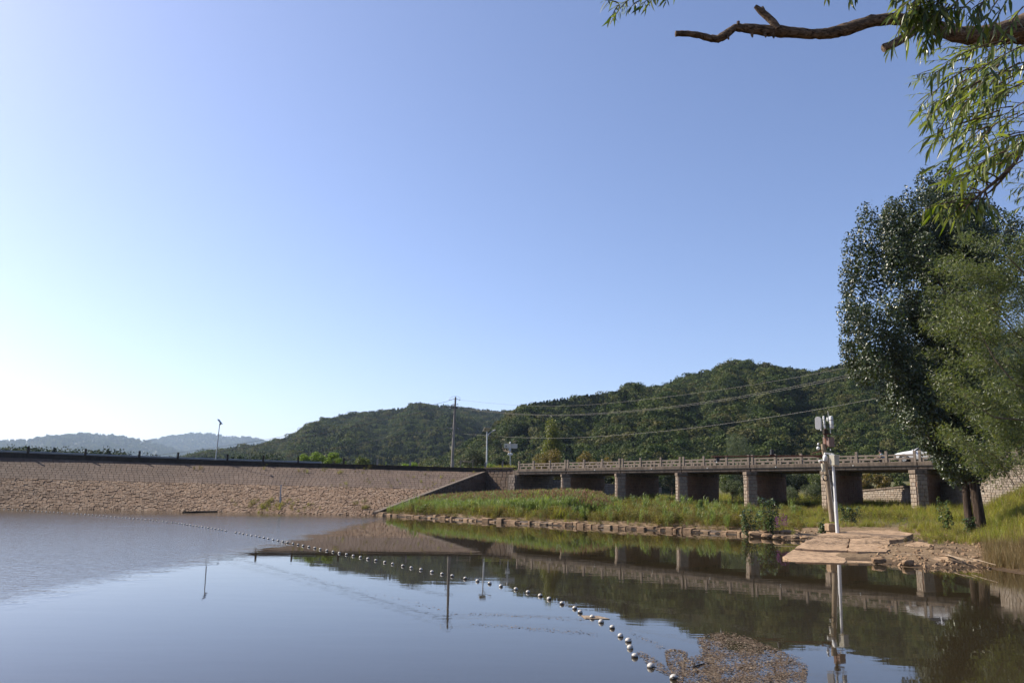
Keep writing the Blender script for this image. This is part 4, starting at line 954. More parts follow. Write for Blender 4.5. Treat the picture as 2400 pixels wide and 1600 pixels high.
# ================================================================== UTILITY POLE, WIRES, SOLAR LAMPS
UY = 100.0
def u_(px, py, dy=0.0): return at_y(px, py, UY + dy)
ub = u_(1059.5, 1092); ut = u_(1067.7, 930)
up_ = thing('utility_pole', ub, 'tall grey concrete utility pole with small cross arms', 'utility pole'); org = np.array(up_.location)
MB().tube([ub - np.array([0, 0, 0.6]), lerp(ub, ut, 0.5), ut], [0.19, 0.16, 0.11], 12).build('shaft', M_POSTC, up_, True, rel=org)
def uz(x, y): return 1040 + x / 8.71, 920 + y / 8.71
for x0, y0, x1, y1, r_ in ((100, 158, 240, 122, 0.03), (245, 122, 335, 150, 0.03), (185, 240, 290, 240, 0.03), (120, 318, 235, 308, 0.05), (240, 312, 320, 325, 0.05), (155, 738, 295, 738, 0.04), (200, 300, 262, 300, 0.12)):
    MB().tube([u_(*uz(x0, y0)), u_(*uz(x1, y1))], r_, 6).build('cross_arm', M_DARK if r_ > 0.03 else M_POSTC, up_, rel=org)
for x, y in ((110, 156), (325, 148), (190, 236), (285, 236), (130, 314), (310, 322), (158, 733), (292, 733)): MB().sphere(u_(*uz(x, y)), 0.07, 8, 6, (1.2, 1, 1)).build('insulator', M_GREYMETAL, up_, True, rel=org)
MB().tube([u_(*uz(x, y)) for x, y in ((100, 140), (140, 100), (190, 78), (245, 70), (300, 82), (335, 110), (332, 145))], 0.018, 5).build('jumper_wire', M_WIRE, up_, rel=org)
rg = MB(); c_ = u_(*uz(165, 858)); rg.tube([c_ + np.array([math.cos(a) * 0.19, 0, math.sin(a) * 0.17]) for a in np.linspace(0, 6.283, 17)], 0.045, 6, False); rg.build('cable_coil', M_DARK, up_, rel=org)
MB().tube([u_(*uz(185, 950)), u_(*uz(184, 998))], 0.09, 8).build('splice_box', M_DARK, up_, rel=org)
def wire(pts, label, rad=0.018, mat=None, y0=100.0, y1=None, n=40):
    xs = [q[0] for q in pts]; P = np.array(pts, float); tt = np.linspace(0, 1, len(pts)); L_ = np.r_[0, np.cumsum(np.hypot(np.diff(P[:, 0]), np.diff(P[:, 1])))]; L_ /= L_[-1]
    out = []
    for q in np.linspace(0, 1, n):   # smooth through the points
        x = np.interp(q, L_, P[:, 0]); y = np.interp(q, L_, P[:, 1]); out.append([x, y, lerp(y0, y1, q)])
    out = np.array(out)
    for _ in range(6): out[1:-1, 1] = (out[:-2, 1] + 2 * out[1:-1, 1] + out[2:, 1]) / 4
    W = [at_y(*q) for q in out]; o = MB().tube(W, rad, 5)
    o = o.build('power_line', mat or M_WIRE); tag(o, label, 'power line', 'power lines on the utility pole')
wire([(1050, 940), (900, 975), (750, 1006), (600, 1034), (450, 1056), (337, 1070), (240, 1082)], 'topmost dark wire running left from the utility pole', 0.020, M_WIREDARK, 100, 128)
wire([(1062, 951), (1000, 963), (900, 984), (800, 1006), (700, 1027), (600, 1045), (500, 1060), (380, 1078)], 'thick middle wire running left from the utility pole', 0.040, M_WIREDARK, 100, 124)
wire([(1056, 1003), (1000, 1010), (900, 1028), (800, 1048), (700, 1066), (600, 1080), (520, 1092)], 'lowest dark wire running left from the utility pole', 0.032, M_WIREDARK, 100, 120)
wire([(1078, 937), (1150, 945), (1240, 953), (1350, 952), (1500, 938), (1700, 912), (1860, 886), (2050, 848), (2300, 790)], 'topmost pale wire sagging across the right hill', 0.010, M_WIRE, 100, 58)
wire([(1072, 956), (1200, 970), (1300, 973.5), (1400, 969), (1550, 956), (1700, 935.5), (1850, 908), (2000, 876), (2250, 815)], 'upper of the two close pale wires across the right hill', 0.010, M_WIRE, 100, 58)
wire([(1072, 957.5), (1200, 971.5), (1300, 975.5), (1400, 971.5), (1550, 959), (1700, 939), (1850, 912), (2000, 881), (2250, 822)], 'lower of the two close pale wires across the right hill', 0.010, M_WIRE, 100, 58)
wire([(1070, 1015), (1160, 1022), (1240, 1027), (1330, 1027), (1450, 1020), (1600, 1006), (1700, 993), (1900, 963), (2200, 905)], 'lowest pale wire sagging just above the bridge railing', 0.010, M_WIRE, 100, 58)

def solar_lamp_left():
    s = min(SS, key=lambda q: abs(to_px(crest_f(q))[0] - 505)); c = crest_f(s) + back_dir(s) * 0.9; Y = c[1]
    b = at_y(505, 1080, Y); t_ = at_y(515, 991, Y); L_ = thing('solar_lamp', (b[0], b[1], Z_CREST - 0.3), 'thin grey lamp post with tilted solar panel on the dam crest', 'street lamp'); og = np.array(L_.location)
    MB().tube([np.array([b[0], b[1], Z_CREST - 0.6]), b, t_], [0.075, 0.07, 0.045], 10).build('shaft', M_GREYMETAL, L_, True, rel=og)
    c = at_y(515.8, 987.5, Y); o = MB().box(c, (0.62, 0.5, 0.045), M=Matrix.Rotation(0.87, 3, 'Y')).build('solar_panel', M_SOLAR, L_, rel=og)
    MB().box(c - np.array([0.03, 0, 0.03]), (0.66, 0.54, 0.03), M=Matrix.Rotation(0.87, 3, 'Y')).build('panel_frame', M_GREYMETAL, L_, rel=og)
    MB().sphere(at_y(516, 994, Y), 0.09, 10, 8).build('lamp_head', M_DARK, L_, True, rel=og)
solar_lamp_left()
def solar_lamp_right():
    Y = 97.0; q = lambda x, y, dy=0: at_y(1040 + x / 8.71, 920 + y / 8.71, Y + dy); b = q(876, 1500); L_ = thing('solar_lamp', b, 'white street lamp post with curved arm and solar panel near the bridge end', 'street lamp'); og = np.array(L_.location)
    MB().tube([b - np.array([0, 0, 0.3]), q(880, 1150), q(881, 790)], [0.10, 0.085, 0.065], 12).build('shaft', M_WHITEMETAL, L_, True, rel=og)
    arm_ = MB().tube([q(884, 880), q(915, 840), q(950, 815), q(990, 790)], [0.05, 0.045, 0.04, 0.035], 8).build('arm', M_WHITEMETAL, L_, True, rel=og)
    MB().tube([q(890, 900), q(915, 865), q(925, 835)], 0.02, 6).build('arm_brace', M_WHITEMETAL, L_, rel=og)
    MB().tube([q(985, 798), q(1000, 785), q(1035, 765), q(1062, 758)], [0.05, 0.085, 0.09, 0.04], 10).build('lamp_head', M_PALEGREY, arm_, True, rel=og)
    Mx = Matrix.Rotation(0.5, 3, 'Z') @ Matrix.Rotation(-0.75, 3, 'X')
    MB().box(q(876, 750), (0.82, 0.66, 0.05), M=Mx).build('solar_panel', M_PANELBACK, L_, rel=og, bevel=0.006)
    MB().box(q(876, 748) + np.array(Mx @ Vector((0, 0, 0.031))), (0.78, 0.62, 0.012), M=Mx).build('solar_cells', M_SOLAR, L_, rel=og)
    MB().box(q(850, 748, -0.1), (0.14, 0.1, 0.1)).build('junction_box', M_DARK, L_, rel=og)
solar_lamp_right()
def cctv():
    Y = 95.5; q = lambda x, y, dy=0: at_y(1040 + x / 8.71, 920 + y / 8.71, Y + dy); b = q(1362, 1530); b[2] = Z_CREST - 0.3; L_ = thing('solar_camera_pole', b, 'short pole with cream solar panel back and white camera left of the bridge', 'pole'); og = np.array(L_.location)
    MB().tube([b - np.array([0, 0, 0.3]), q(1358, 1300), q(1366, 1000)], [0.06, 0.05, 0.04], 10).build('shaft', M_GREYMETAL, L_, True, rel=og)
    MB().box(q(1370, 1087, 0.1), (1.56, 0.05, 0.62), M=Matrix.Rotation(0.02, 3, 'Y') @ Matrix.Rotation(-0.45, 3, 'X')).build('solar_panel', M_PANELBACK, L_, rel=og, bevel=0.006)
    MB().box(q(1275, 1085, 0.0), (0.12, 0.06, 0.12)).build('junction_box', M_DARK, L_, rel=og)
    MB().sphere(q(1357, 1030, -0.15), 0.11, 10, 8, (0.9, 0.9, 1.4)).build('dome_camera', M_WHITEMETAL, L_, True, rel=og)
    MB().box(q(1352, 1162, -0.1), (0.28, 0.16, 0.36)).build('control_box', M_GREYMETAL, L_, rel=og, bevel=0.01)
    for sx in (1332, 1380): MB().sphere(q(sx, 1255, -0.1), 0.16, 12, 8, (1, 0.35, 1)).build('loudspeaker', M_WHITEMETAL, L_, True, rel=og)
cctv()
# wooden rail fence behind the parapet near the lamp
fx = thing('rail_fence', at_y(1092, 1088, 101), 'low wooden rail fence beside the dark pine', 'fence'); og = np.array(fx.location)
M_WOOD = m_bark('grey_wood', (0.20, 0.16, 0.12), (0.38, 0.31, 0.24), (3, 3, 14), 0.4, 0.006)
for px in (1079, 1108): MB().box(at_y(px, 1089, 101), (0.14, 0.14, 1.3)).build('post', M_WOOD, fx, rel=og)
MB().tube([at_y(1076, 1081, 101), at_y(1106, 1082, 101)], 0.05, 6).build('rail', M_WOOD, fx, rel=og)
gp = thing('end_post', at_y(1178, 1092, 93.5), 'short pale concrete post at the parapet end below the camera pole', 'post'); MB().box(at_y(1178, 1090, 93.5), (0.17, 0.17, 0.9)).build('shaft', M_POSTC, gp, rel=np.array(gp.location)); MB().box(at_y(1178, 1081, 93.5), (0.13, 0.13, 0.05)).build('cap', M_POSTC, gp, rel=np.array(gp.location))
# water gauge staff on the slope
a, b_ = at_y(656.5, 1137, 82.0), None
sg = thing('gauge_staff', dam_pt(0.75, 0.8), 'thin grey gauge staff leaning on the rubble slope', 'staff')
sbest = min(((s, v) for s in SS if 600 < to_px(dam_pt(s, 0.8))[0] < 720 for v in np.linspace(0.3, 1, 60)), key=lambda q: (to_px(dam_pt(*q))[0] - 655) ** 2 + (to_px(dam_pt(*q))[1] - 1177) ** 2)
P = dam_pt(*sbest); Q = at_y(657, 1138, P[1] - 0.1); sg.location = P
MB().box((P + Q) / 2, (0.10, 0.06, np.linalg.norm(Q - P) + 0.2)).build('board', M_PALEGREY, sg, rel=P); MB().tube([P - np.array([0, 0, 0.2]), P + np.array([0, 0.05, 0.5])], 0.06, 8).build('foot', M_GREYMETAL, sg, rel=P)

# ================================================================== CAR AND PERSON ON THE BRIDGE
def make_car():
    tc = min(np.linspace(4, 6.3, 400), key=lambda q: abs(to_px(bp(q, 1.7))[0] - 2127)); wheel = bp(tc, 1.7, -0.06)
    M_PAINT = NT('white_car_paint'); M_PAINT.b.inputs['Base Color'].default_value = (0.72, 0.73, 0.74, 1); M_PAINT.b.inputs['Roughness'].default_value = 0.25; M_PAINT.b.inputs['Coat Weight'].default_value = 0.6; M_PAINT = M_PAINT.m
    M_GLASS = m_plain('tinted_car_glass', (0.015, 0.018, 0.02), 0.05, 0.1, 2, 0, 0, 0.6); M_TYRE = m_plain('tyre_rubber', (0.02, 0.02, 0.02), 0.85, 0.2, 20)
    fwd = -bdir; cx = wheel - fwd * 1.35; car = thing('car', cx, 'white car parked on the bridge behind the railing, partly hidden by leaves', 'car', None, math.atan2(fwd[1], fwd[0]))
    # sections from front to rear: x, half width, bottom z, belt z, top z, top half width
    S = [(2.22, 0.55, 0.42, 0.58, 0.62, 0.45), (2.12, 0.76, 0.26, 0.64, 0.72, 0.62), (1.85, 0.86, 0.22, 0.70, 0.82, 0.72), (1.35, 0.89, 0.22, 0.76, 0.92, 0.74), (0.85, 0.90, 0.22, 0.82, 1.00, 0.74), (0.7, 0.90, 0.22, 0.84, 1.03, 0.72), (0.3, 0.90, 0.22, 0.86, 1.26, 0.64), (-0.05, 0.90, 0.22, 0.87, 1.42, 0.60), (-0.6, 0.90, 0.22, 0.88, 1.47, 0.60), (-1.3, 0.90, 0.22, 0.89, 1.44, 0.59), (-1.8, 0.88, 0.24, 0.90, 1.26, 0.60), (-2.1, 0.84, 0.28, 0.88, 0.98, 0.66), (-2.25, 0.74, 0.38, 0.80, 0.86, 0.60)]
    V = []; F = []; n = 14
    for x, w, zb, zl, zt, wt in S:
        pts = [(w * 0.75, zb), (w * 0.96, zb + 0.08), (w, lerp(zb, zl, 0.5)), (w * 0.98, zl), (lerp(w * 0.98, wt, 0.75), lerp(zl, zt, 0.8)), (wt * 0.85, zt - 0.015), (0.0, zt)]
        ring_ = [(x, y, z) for y, z in pts] + [(x, -y, z) for y, z in pts[::-1]]; V += ring_
    for i in range(len(S) - 1):
        for k in range(n): a = i * n + k; c = i * n + (k + 1) % n; F.append((a, a + n, c + n, c))
    F += [tuple(range(n)), tuple(range((len(S) - 1) * n, len(S) * n))[::-1]]
    body = MB().add(V, F).build('body', M_PAINT, car, True)
    for sgn in (-1, 1):
        for poly in (((0.62, 0.93), (0.28, 1.21), (-0.02, 1.36), (-0.42, 1.38), (-0.42, 0.95)), ((-0.5, 0.95), (-0.5, 1.385), (-1.25, 1.36), (-1.6, 1.2), (-1.45, 0.96))):
            P2 = []
            for x, z in poly:
                zl = np.interp(-x, [-q[0] for q in S], [q[3] for q in S]); zt = np.interp(-x, [-q[0] for q in S], [q[4] for q in S]); wt = np.interp(-x, [-q[0] for q in S], [q[5] for q in S])
                y = lerp(0.885, lerp(0.885, wt, 0.75), min(1, (z - zl) / max(0.01, (zt - zl) * 0.8))) + 0.012; P2.append((x, sgn * y, z))
            m2 = MB().add(P2, [tuple(range(len(P2)))]); m2.build('window', M_GLASS, body)
        for x in (1.35, -1.35):
            w_ = MB().tube([(x, sgn * 0.70, 0.31), (x, sgn * 0.72, 0.31), (x, sgn * 0.90, 0.31), (x, sgn * 0.915, 0.31)], [0.27, 0.315, 0.315, 0.28], 24).build('wheel', M_TYRE, car, True)
            MB().tube([(x, sgn * 0.905, 0.31), (x, sgn * 0.925, 0.31)], [0.2, 0.19], 20).build('rim', M_GREYMETAL, w_, True)
            for k in range(5):
                a = k * 1.2566; MB().box((x + math.cos(a) * 0.11, sgn * 0.928, 0.31 + math.sin(a) * 0.11), (0.16, 0.012, 0.03), M=Matrix.Rotation(-a, 3, 'Y')).build('spoke', M_WHITEMETAL, w_)
            ar = MB().tube([(x + math.cos(a) * 0.37, sgn * 0.895, 0.31 + math.sin(a) * 0.37) for a in np.linspace(0.05, math.pi - 0.05, 12)], 0.035, 6); ar.build('wheel_arch', M_DARK, body)
        MB().sphere((2.08, sgn * 0.62, 0.62), 0.13, 10, 8, (0.9, 1.1, 0.55)).build('headlight', M_GREYMETAL, body, True)
        MB().box((0.62, sgn * 0.98, 0.98), (0.12, 0.18, 0.12)).build('wing_mirror', M_PAINT, body, bevel=0.03)
        MB().box((-0.55, sgn * 0.905, 0.80), (0.2, 0.02, 0.03)).build('door_handle', M_GREYMETAL, body)
        MB().box((-2.2, sgn * 0.62, 0.78), (0.08, 0.26, 0.14)).build('tail_light', m_plain('red_lens', (0.3, 0.01, 0.01), 0.2), body, bevel=0.02)
    MB().add([(0.72, -0.62, 1.045), (0.72, 0.62, 1.045), (0.02, 0.52, 1.415), (0.02, -0.52, 1.415)], [(0, 1, 2, 3)]).build('windscreen', M_GLASS, body)
    MB().add([(-1.42, -0.5, 1.43), (-1.42, 0.5, 1.43), (-2.0, 0.56, 1.10), (-2.0, -0.56, 1.10)], [(0, 1, 2, 3)]).build('rear_window', M_GLASS, body)
    MB().box((2.2, 0, 0.48), (0.05, 0.8, 0.14)).build('grille', M_DARK, body)
make_car()

def make_person():
    tc = min(np.linspace(4, 5.4, 300), key=lambda q: abs(to_px(bp(q, 1.0))[0] - 2068)); foot = bp(tc, 1.0, -0.06)
    fwd = -bdir; per = thing('person', foot, 'person in pale blue shirt crouching behind the bridge railing', 'person', None, math.atan2(fwd[1], fwd[0]))
    M_SKIN = m_plain('skin', (0.36, 0.21, 0.15), 0.55, 0.06, 6); M_SHIRT = m_plain('pale_blue_shirt', (0.20, 0.33, 0.43), 0.85, 0.12, 5); M_TROU = m_plain('dark_trousers', (0.035, 0.04, 0.05), 0.9, 0.15, 5); M_HAIR = m_plain('black_hair', (0.012, 0.011, 0.01), 0.6, 0.2, 20)
    def skin(name, joints, bones, mat, parent, root=0):
        me = bpy.data.meshes.new(name); me.from_pydata([j[0] for j in joints], bones, []); o = new(name, me, parent)
        md = o.modifiers.new('skin', 'SKIN'); md.use_smooth_shade = True
        for i, j in enumerate(joints):
            v = me.skin_vertices[0].data[i]; v.radius = j[1] if hasattr(j[1], '__len__') else (j[1], j[1]); v.use_root = i == root
        sd = o.modifiers.new('smooth', 'SUBSURF'); sd.levels = 2; sd.render_levels = 2; me.materials.append(mat); return o
    # x forward, z up; squatting, leaning forward with the arms over the knees
    J = [((-0.16, 0, 0.30), (0.13, 0.16)), ((-0.12, 0, 0.48), (0.12, 0.15)), ((-0.02, 0, 0.68), (0.12, 0.17)), ((0.06, 0, 0.78), 0.06), ((0.12, 0, 0.86), (0.075, 0.09)), ((0.15, 0, 0.97), (0.09, 0.085))]
    Bn = [(0, 1), (1, 2), (2, 3), (3, 4), (4, 5)]
    for sg_ in (-1, 1):
        b = len(J); J += [((-0.12, 0.10 * sg_, 0.28), 0.095), ((0.26, 0.17 * sg_, 0.46), 0.075), ((0.04, 0.15 * sg_, 0.07), 0.05), ((0.22, 0.16 * sg_, 0.035), (0.035, 0.045))]; Bn += [(0, b), (b, b + 1), (b + 1, b + 2), (b + 2, b + 3)]
        b = len(J); J += [((0.0, 0.19 * sg_, 0.70), 0.065), ((0.24, 0.22 * sg_, 0.52), 0.045), ((0.46, 0.15 * sg_, 0.44), 0.034), ((0.53, 0.13 * sg_, 0.42), (0.02, 0.038))]; Bn += [(2, b), (b, b + 1), (b + 1, b + 2), (b + 2, b + 3)]
        for k, (dx, dz, ln) in enumerate(((0.02, -0.01, 0.07), (0.03, 0.0, 0.085), (0.02, 0.008, 0.08), (0.0, 0.012, 0.065))):
            f0 = len(J); y = 0.13 * sg_ + (k - 1.5) * 0.02; J += [((0.58, y, 0.415 + dz), 0.009), ((0.58 + ln * 0.6, y, 0.39 + dz), 0.008), ((0.58 + ln * 0.7, y, 0.36 + dz), 0.007)]; Bn += [(b + 3, f0), (f0, f0 + 1), (f0 + 1, f0 + 2)]
        f0 = len(J); J += [((0.54, 0.13 * sg_ - 0.045 * sg_, 0.42), 0.01), ((0.585, 0.13 * sg_ - 0.06 * sg_, 0.40), 0.008)]; Bn += [(b + 3, f0), (f0, f0 + 1)]
    body = skin('body', J, Bn, M_SKIN, per)
    T = [((-0.16, 0, 0.36), (0.145, 0.175)), ((-0.12, 0, 0.50), (0.14, 0.17)), ((-0.02, 0, 0.69), (0.135, 0.185)), ((0.04, 0, 0.765), 0.075)]; TB = [(0, 1), (1, 2), (2, 3)]
    for sg_ in (-1, 1): b = len(T); T += [((0.0, 0.20 * sg_, 0.70), 0.08), ((0.14, 0.22 * sg_, 0.60), 0.068)]; TB += [(2, b), (b, b + 1)]
    skin('shirt', T, TB, M_SHIRT, per)
    T = [((-0.16, 0, 0.27), (0.14, 0.17))]; TB = []
    for sg_ in (-1, 1): b = len(T); T += [((-0.11, 0.11 * sg_, 0.28), 0.11), ((0.27, 0.17 * sg_, 0.465), 0.088), ((0.05, 0.15 * sg_, 0.10), 0.065)]; TB += [(0, b), (b, b + 1), (b + 1, b + 2)]
    skin('trousers', T, TB, M_TROU, per)
    for sg_ in (-1, 1): MB().sphere((0.14, 0.155 * sg_, 0.04), 0.12, 12, 8, (1.1, 0.42, 0.36)).build('shoe', M_DARK, per, True)
    h = MB().sphere((0.135, 0, 0.995), 0.108, 14, 10, (1.0, 0.9, 0.95)); h.v = [(x, y, z) for x, y, z in h.v]; h.build('hair', M_HAIR, per, True)
    MB().sphere((0.215, 0, 0.95), 0.018, 8, 6, (1.2, 0.8, 1.3)).build('nose', M_SKIN, per, True)
make_person()

# ================================================================== VEGETATION
M_REED = m_leaf('reed_green', [(0.073, 0.113, 0.031), (0.146, 0.203, 0.062), (0.212, 0.270, 0.094), (0.260, 0.277, 0.101)], 0.35, 0.5, 0.35, None, None, 0.6)
M_PLUME = m_leaf('reed_plume', [(0.28, 0.18, 0.12), (0.38, 0.26, 0.18), (0.32, 0.20, 0.13)], 0.3, 0.9, 0.1, (1.3, 1.0, 0.8))
M_WEED = m_leaf('olive_weed', [(0.060, 0.075, 0.019), (0.135, 0.144, 0.035), (0.216, 0.188, 0.053), (0.230, 0.138, 0.059)], 0.35, 0.6, 0.25, None, None, 0.6)
M_GRASS = m_leaf('yellow_green_grass', [(0.105, 0.144, 0.020), (0.211, 0.244, 0.040), (0.308, 0.294, 0.062), (0.349, 0.263, 0.085)], 0.4, 0.55, 0.3, None, None, 0.6)
M_DRY = m_leaf('dry_reed', [(0.16, 0.115, 0.055), (0.27, 0.20, 0.11), (0.13, 0.115, 0.04), (0.33, 0.26, 0.15)], 0.35, 0.8, 0.15, (1.3, 1.1, 0.7))
M_RED = m_leaf('russet_stem', [(0.09, 0.045, 0.025), (0.12, 0.06, 0.03)], 0.3, 0.8, 0.15, (1.3, 0.9, 0.6))
M_PURPLE = m_leaf('purple_flower', [(0.24, 0.06, 0.22), (0.32, 0.09, 0.28)], 0.3, 0.7, 0.2, (1.2, 0.9, 1.2))

def strips(base, tipdir, H, W, bend, seg=3):
    """grass blades as bent strips; arrays"""
    n = len(base); t = np.linspace(0, 1, seg + 1); side = np.cross(tipdir, np.array([0, 0, 1.0])); side /= np.linalg.norm(side, axis=1, keepdims=True) + 1e-9
    V = np.zeros((n, seg + 1, 2, 3))
    for k, q in enumerate(t):
        c = base + np.stack([np.zeros(n), np.zeros(n), H * (q - 0.25 * bend * q ** 2)], 1) + tipdir * (H * bend * q ** 2)[:, None]
        w = (W * (1 - q) ** 0.7 + 0.0006)[:, None] * side * 0.5; V[:, k, 0] = c - w; V[:, k, 1] = c + w
    idx = np.arange(n * (seg + 1) * 2).reshape(n, seg + 1, 2)
    F = np.stack([idx[:, :-1, 0], idx[:, :-1, 1], idx[:, 1:, 1], idx[:, 1:, 0]], -1).reshape(-1, 4)
    return V.reshape(-1, 3), F
def flat_dirs(n, r): a = r.random(n) * 6.283; return np.stack([np.cos(a), np.sin(a), np.zeros(n)], 1)
def join(parts, name):
    """parts: (V,F,mat) -> one mesh with several materials"""
    mats = []; VV = []; FF = []; mi = []; b = 0
    for V, F, mt in parts:
        if mt not in mats: mats.append(mt)
        VV.append(V); FF.append(F + b); b += len(V); mi += [mats.index(mt)] * len(F)
    me = np_mesh(name, np.vstack(VV), np.vstack(FF)); [me.materials.append(q) for q in mats]; me.polygons.foreach_set('material_index', np.array(mi, np.int32)); return me
def tuft_grass(seed, mat, n=42, spread=0.16, w=0.012, bend=(0.1, 0.7), dry=None):
    r = np.random.default_rng(seed); P = r.normal(size=(n, 3)) * spread; P[:, 2] = 0
    V, F = strips(P, flat_dirs(n, r), r.uniform(0.45, 1.1, n), np.full(n, w) * r.uniform(0.6, 1.3, n), r.uniform(*bend, n)); parts = [(V, F, mat)]
    if dry:
        k = n // 4; P = r.normal(size=(k, 3)) * spread; P[:, 2] = 0; V, F = strips(P, flat_dirs(k, r), r.uniform(0.7, 1.25, k), np.full(k, w * 0.7), r.uniform(0.05, 0.4, k)); parts.append((V, F, dry))
    return join(parts, 'grass_tuft')
def tuft_reed(seed, plume):
    r = np.random.default_rng(seed); n = 9; P = r.normal(size=(n, 3)) * 0.13; P[:, 2] = 0; H = r.uniform(0.75, 1.05, n); D = flat_dirs(n, r)
    V, F = strips(P, D, H, np.full(n, 0.018), r.uniform(0.02, 0.12, n)); parts = [(V, F, M_REED)]
    m_ = n * 7; i = np.repeat(np.arange(n), 7); q = np.tile(np.linspace(0.2, 0.95, 7), n) + r.uniform(-0.05, 0.05, m_); B = P[i] + np.stack([np.zeros(m_), np.zeros(m_), q * H[i]], 1)
    V, F = strips(B, flat_dirs(m_, r), r.uniform(0.22, 0.36, m_), r.uniform(0.03, 0.05, m_), r.uniform(0.5, 1.1, m_)); parts.append((V, F, M_REED))
    if plume:
        k = 5; C = []; Dd = []
        for j in range(k):
            for _ in range(9): C.append(P[j] + np.array([0, 0, H[j] + r.uniform(-0.02, 0.15)]) + D[j] * 0.06 + r.normal(size=3) * 0.010); Dd.append(np.array([r.normal() * 0.3 + D[j][0] * 0.6, r.normal() * 0.3 + D[j][1] * 0.6, 0.9]))
        V, F = leaf_arrays(np.array(C), np.array(Dd), r.normal(size=(len(C), 3)), 0.13, 0.05); parts.append((V, F, M_PLUME))
    return join(parts, 'reed_tuft')
def tuft_weed(seed, mat, red=True):
    r = np.random.default_rng(seed); n = 14; P = r.normal(size=(n, 3)) * 0.14; P[:, 2] = 0; H = r.uniform(0.5, 1.0, n); D = flat_dirs(n, r)
    V, F = strips(P, D, H, np.full(n, 0.009), r.uniform(0.1, 0.35, n)); parts = [(V, F, M_RED if red else mat)]
    m_ = 110; i = r.integers(0, n, m_); q = r.uniform(0.25, 1.0, m_); C = P[i] + D[i] * (H[i] * 0.22 * q ** 2)[:, None] + np.stack([np.zeros(m_), np.zeros(m_), q * H[i] * 0.95], 1) + r.normal(size=(m_, 3)) * np.array([0.075, 0.075, 0.03])
    V, F = leaf_arrays(C, flat_dirs(m_, r) + np.array([0, 0, 0.5]) * r.normal(size=(m_, 1)), r.normal(size=(m_, 3)) + np.array([0, 0, 1.0]), r.uniform(0.08, 0.17, m_), r.uniform(0.03, 0.055, m_)); parts.append((V, F, mat))
    return join(parts, 'weed_tuft')
GRASS = [tuft_grass(300 + k, M_GRASS, 26, 0.17, 0.034, (0.1, 0.8), M_DRY if k % 2 else None) for k in range(4)]
REED = [tuft_reed(310 + k, k >= 2) for k in range(4)]
WEED = [tuft_weed(320 + k, M_WEED) for k in range(4)]
DRYR = [tuft_grass(330 + k, M_DRY, 26, 0.17, 0.018, (0.02, 0.45)) for k in range(2)]

r = np.random.default_rng(51)
def land_points(n, x0, x1, y0, y1):
    X = r.uniform(x0, x1, n); Y = r.uniform(y0, y1, n); d = poly_sd(X, Y, lake); k = d > 0.45; X, Y, d = X[k], Y[k], d[k]; Z = ground_z(X, Y)
    P = np.stack([X, Y, Z], 1); v = P - CAM; z = v @ _fw; px = 1200 + FPX * (v @ _R) / z; py = 800 - FPX * (v @ _U) / z
    return P, d, px, py
def bridge_back(P): return (P[:, 0] - BA[0]) * bback[0] + (P[:, 1] - BA[1]) * bback[1]     # metres behind the railing line
def wing_side(P): return (P[:, 0] - W1[0]) * wn_[0] + (P[:, 1] - W1[1]) * wn_[1]           # positive on the reed side
def put(name, P, hts, wid, idx, protos, label, cat):
    n = len(P); rot = np.stack([r.normal(size=n) * 0.08, r.normal(size=n) * 0.08, r.random(n) * 6.283], 1)
    P = P.copy(); P[:, 2] -= 0.03
    return scatter(name, P, rot, np.stack([hts * wid, hts * wid, hts], 1), idx, protos, label, cat)
# reeds
P, d, px, py = land_points(16000, -13, 14, 46, 95)
front = np.interp(px, [900, 1000, 1100, 1300, 1420], [0.7, 1.6, 2.6, 3.8, 5.5])
k = (px > 905) & (px < 1440 - 20 * r.random(len(px))) & (d > front) & (bridge_back(P) < -0.6) & (wing_side(P) > 0.7); k &= r.random(len(px)) < np.interp(px, [1370, 1440], [1, 0.25])
P, d = P[k][:4600], d[k][:4600]; n = len(P)
pxr = px[k][:4600]; h = np.interp(pxr, [905, 1050, 1200, 1330, 1400, 1440], [0.75, 0.98, 1.2, 1.4, 1.2, 0.8]) * np.clip(0.6 + 0.06 * d, 0.6, 1.05) * r.uniform(0.8, 1.12, n)
put('reeds', P, h, 0.9, np.where((r.random(n) < 0.75) & (d > 5), r.integers(2, 4, n), r.integers(0, 2, n)), REED, 'tall green reeds with brown plumes below the bridge', 'reeds')
# olive weeds along the wall and under the bridge
P, d, px, py = land_points(26000, -14, 26, 42, 96)
lim = np.interp(px, [900, 1000, 1200, 1400, 1450, 1800, 1900], [1.2, 2.6, 4.5, 7, 60, 60, 6])
k = (px > 880) & (px < 1880) & (d < lim) & (d > 0.28 + 0.6 * r.random(len(px))) & (wing_side(P) > 0.4) & (bridge_back(P) < 8) & ~((px > 1795) & (d < 2.2)); k &= r.random(len(px)) < np.interp(px, [1750, 1880], [1, 0.35])
P, d = P[k][:7000], d[k][:7000]; n = len(P); h = r.uniform(0.45, 1.0, n) * np.interp(d, [0.5, 2, 8], [0.75, 1.05, 0.9]) * (0.8 + 0.35 * np.clip(wave(P[:, 0], P[:, 1], 0.8, 5.0), -1, 1))
wid = np.where(r.random(n) < 0.16, 4 + r.integers(0, 3, n), r.integers(0, 4, n)); h = np.where(wid >= 4, h * 1.25, h)
put('weeds', P, h, 1.0, wid, WEED + [GRASS[0], REED[0], DRYR[1]], 'olive and russet weeds along the low wall', 'weeds')
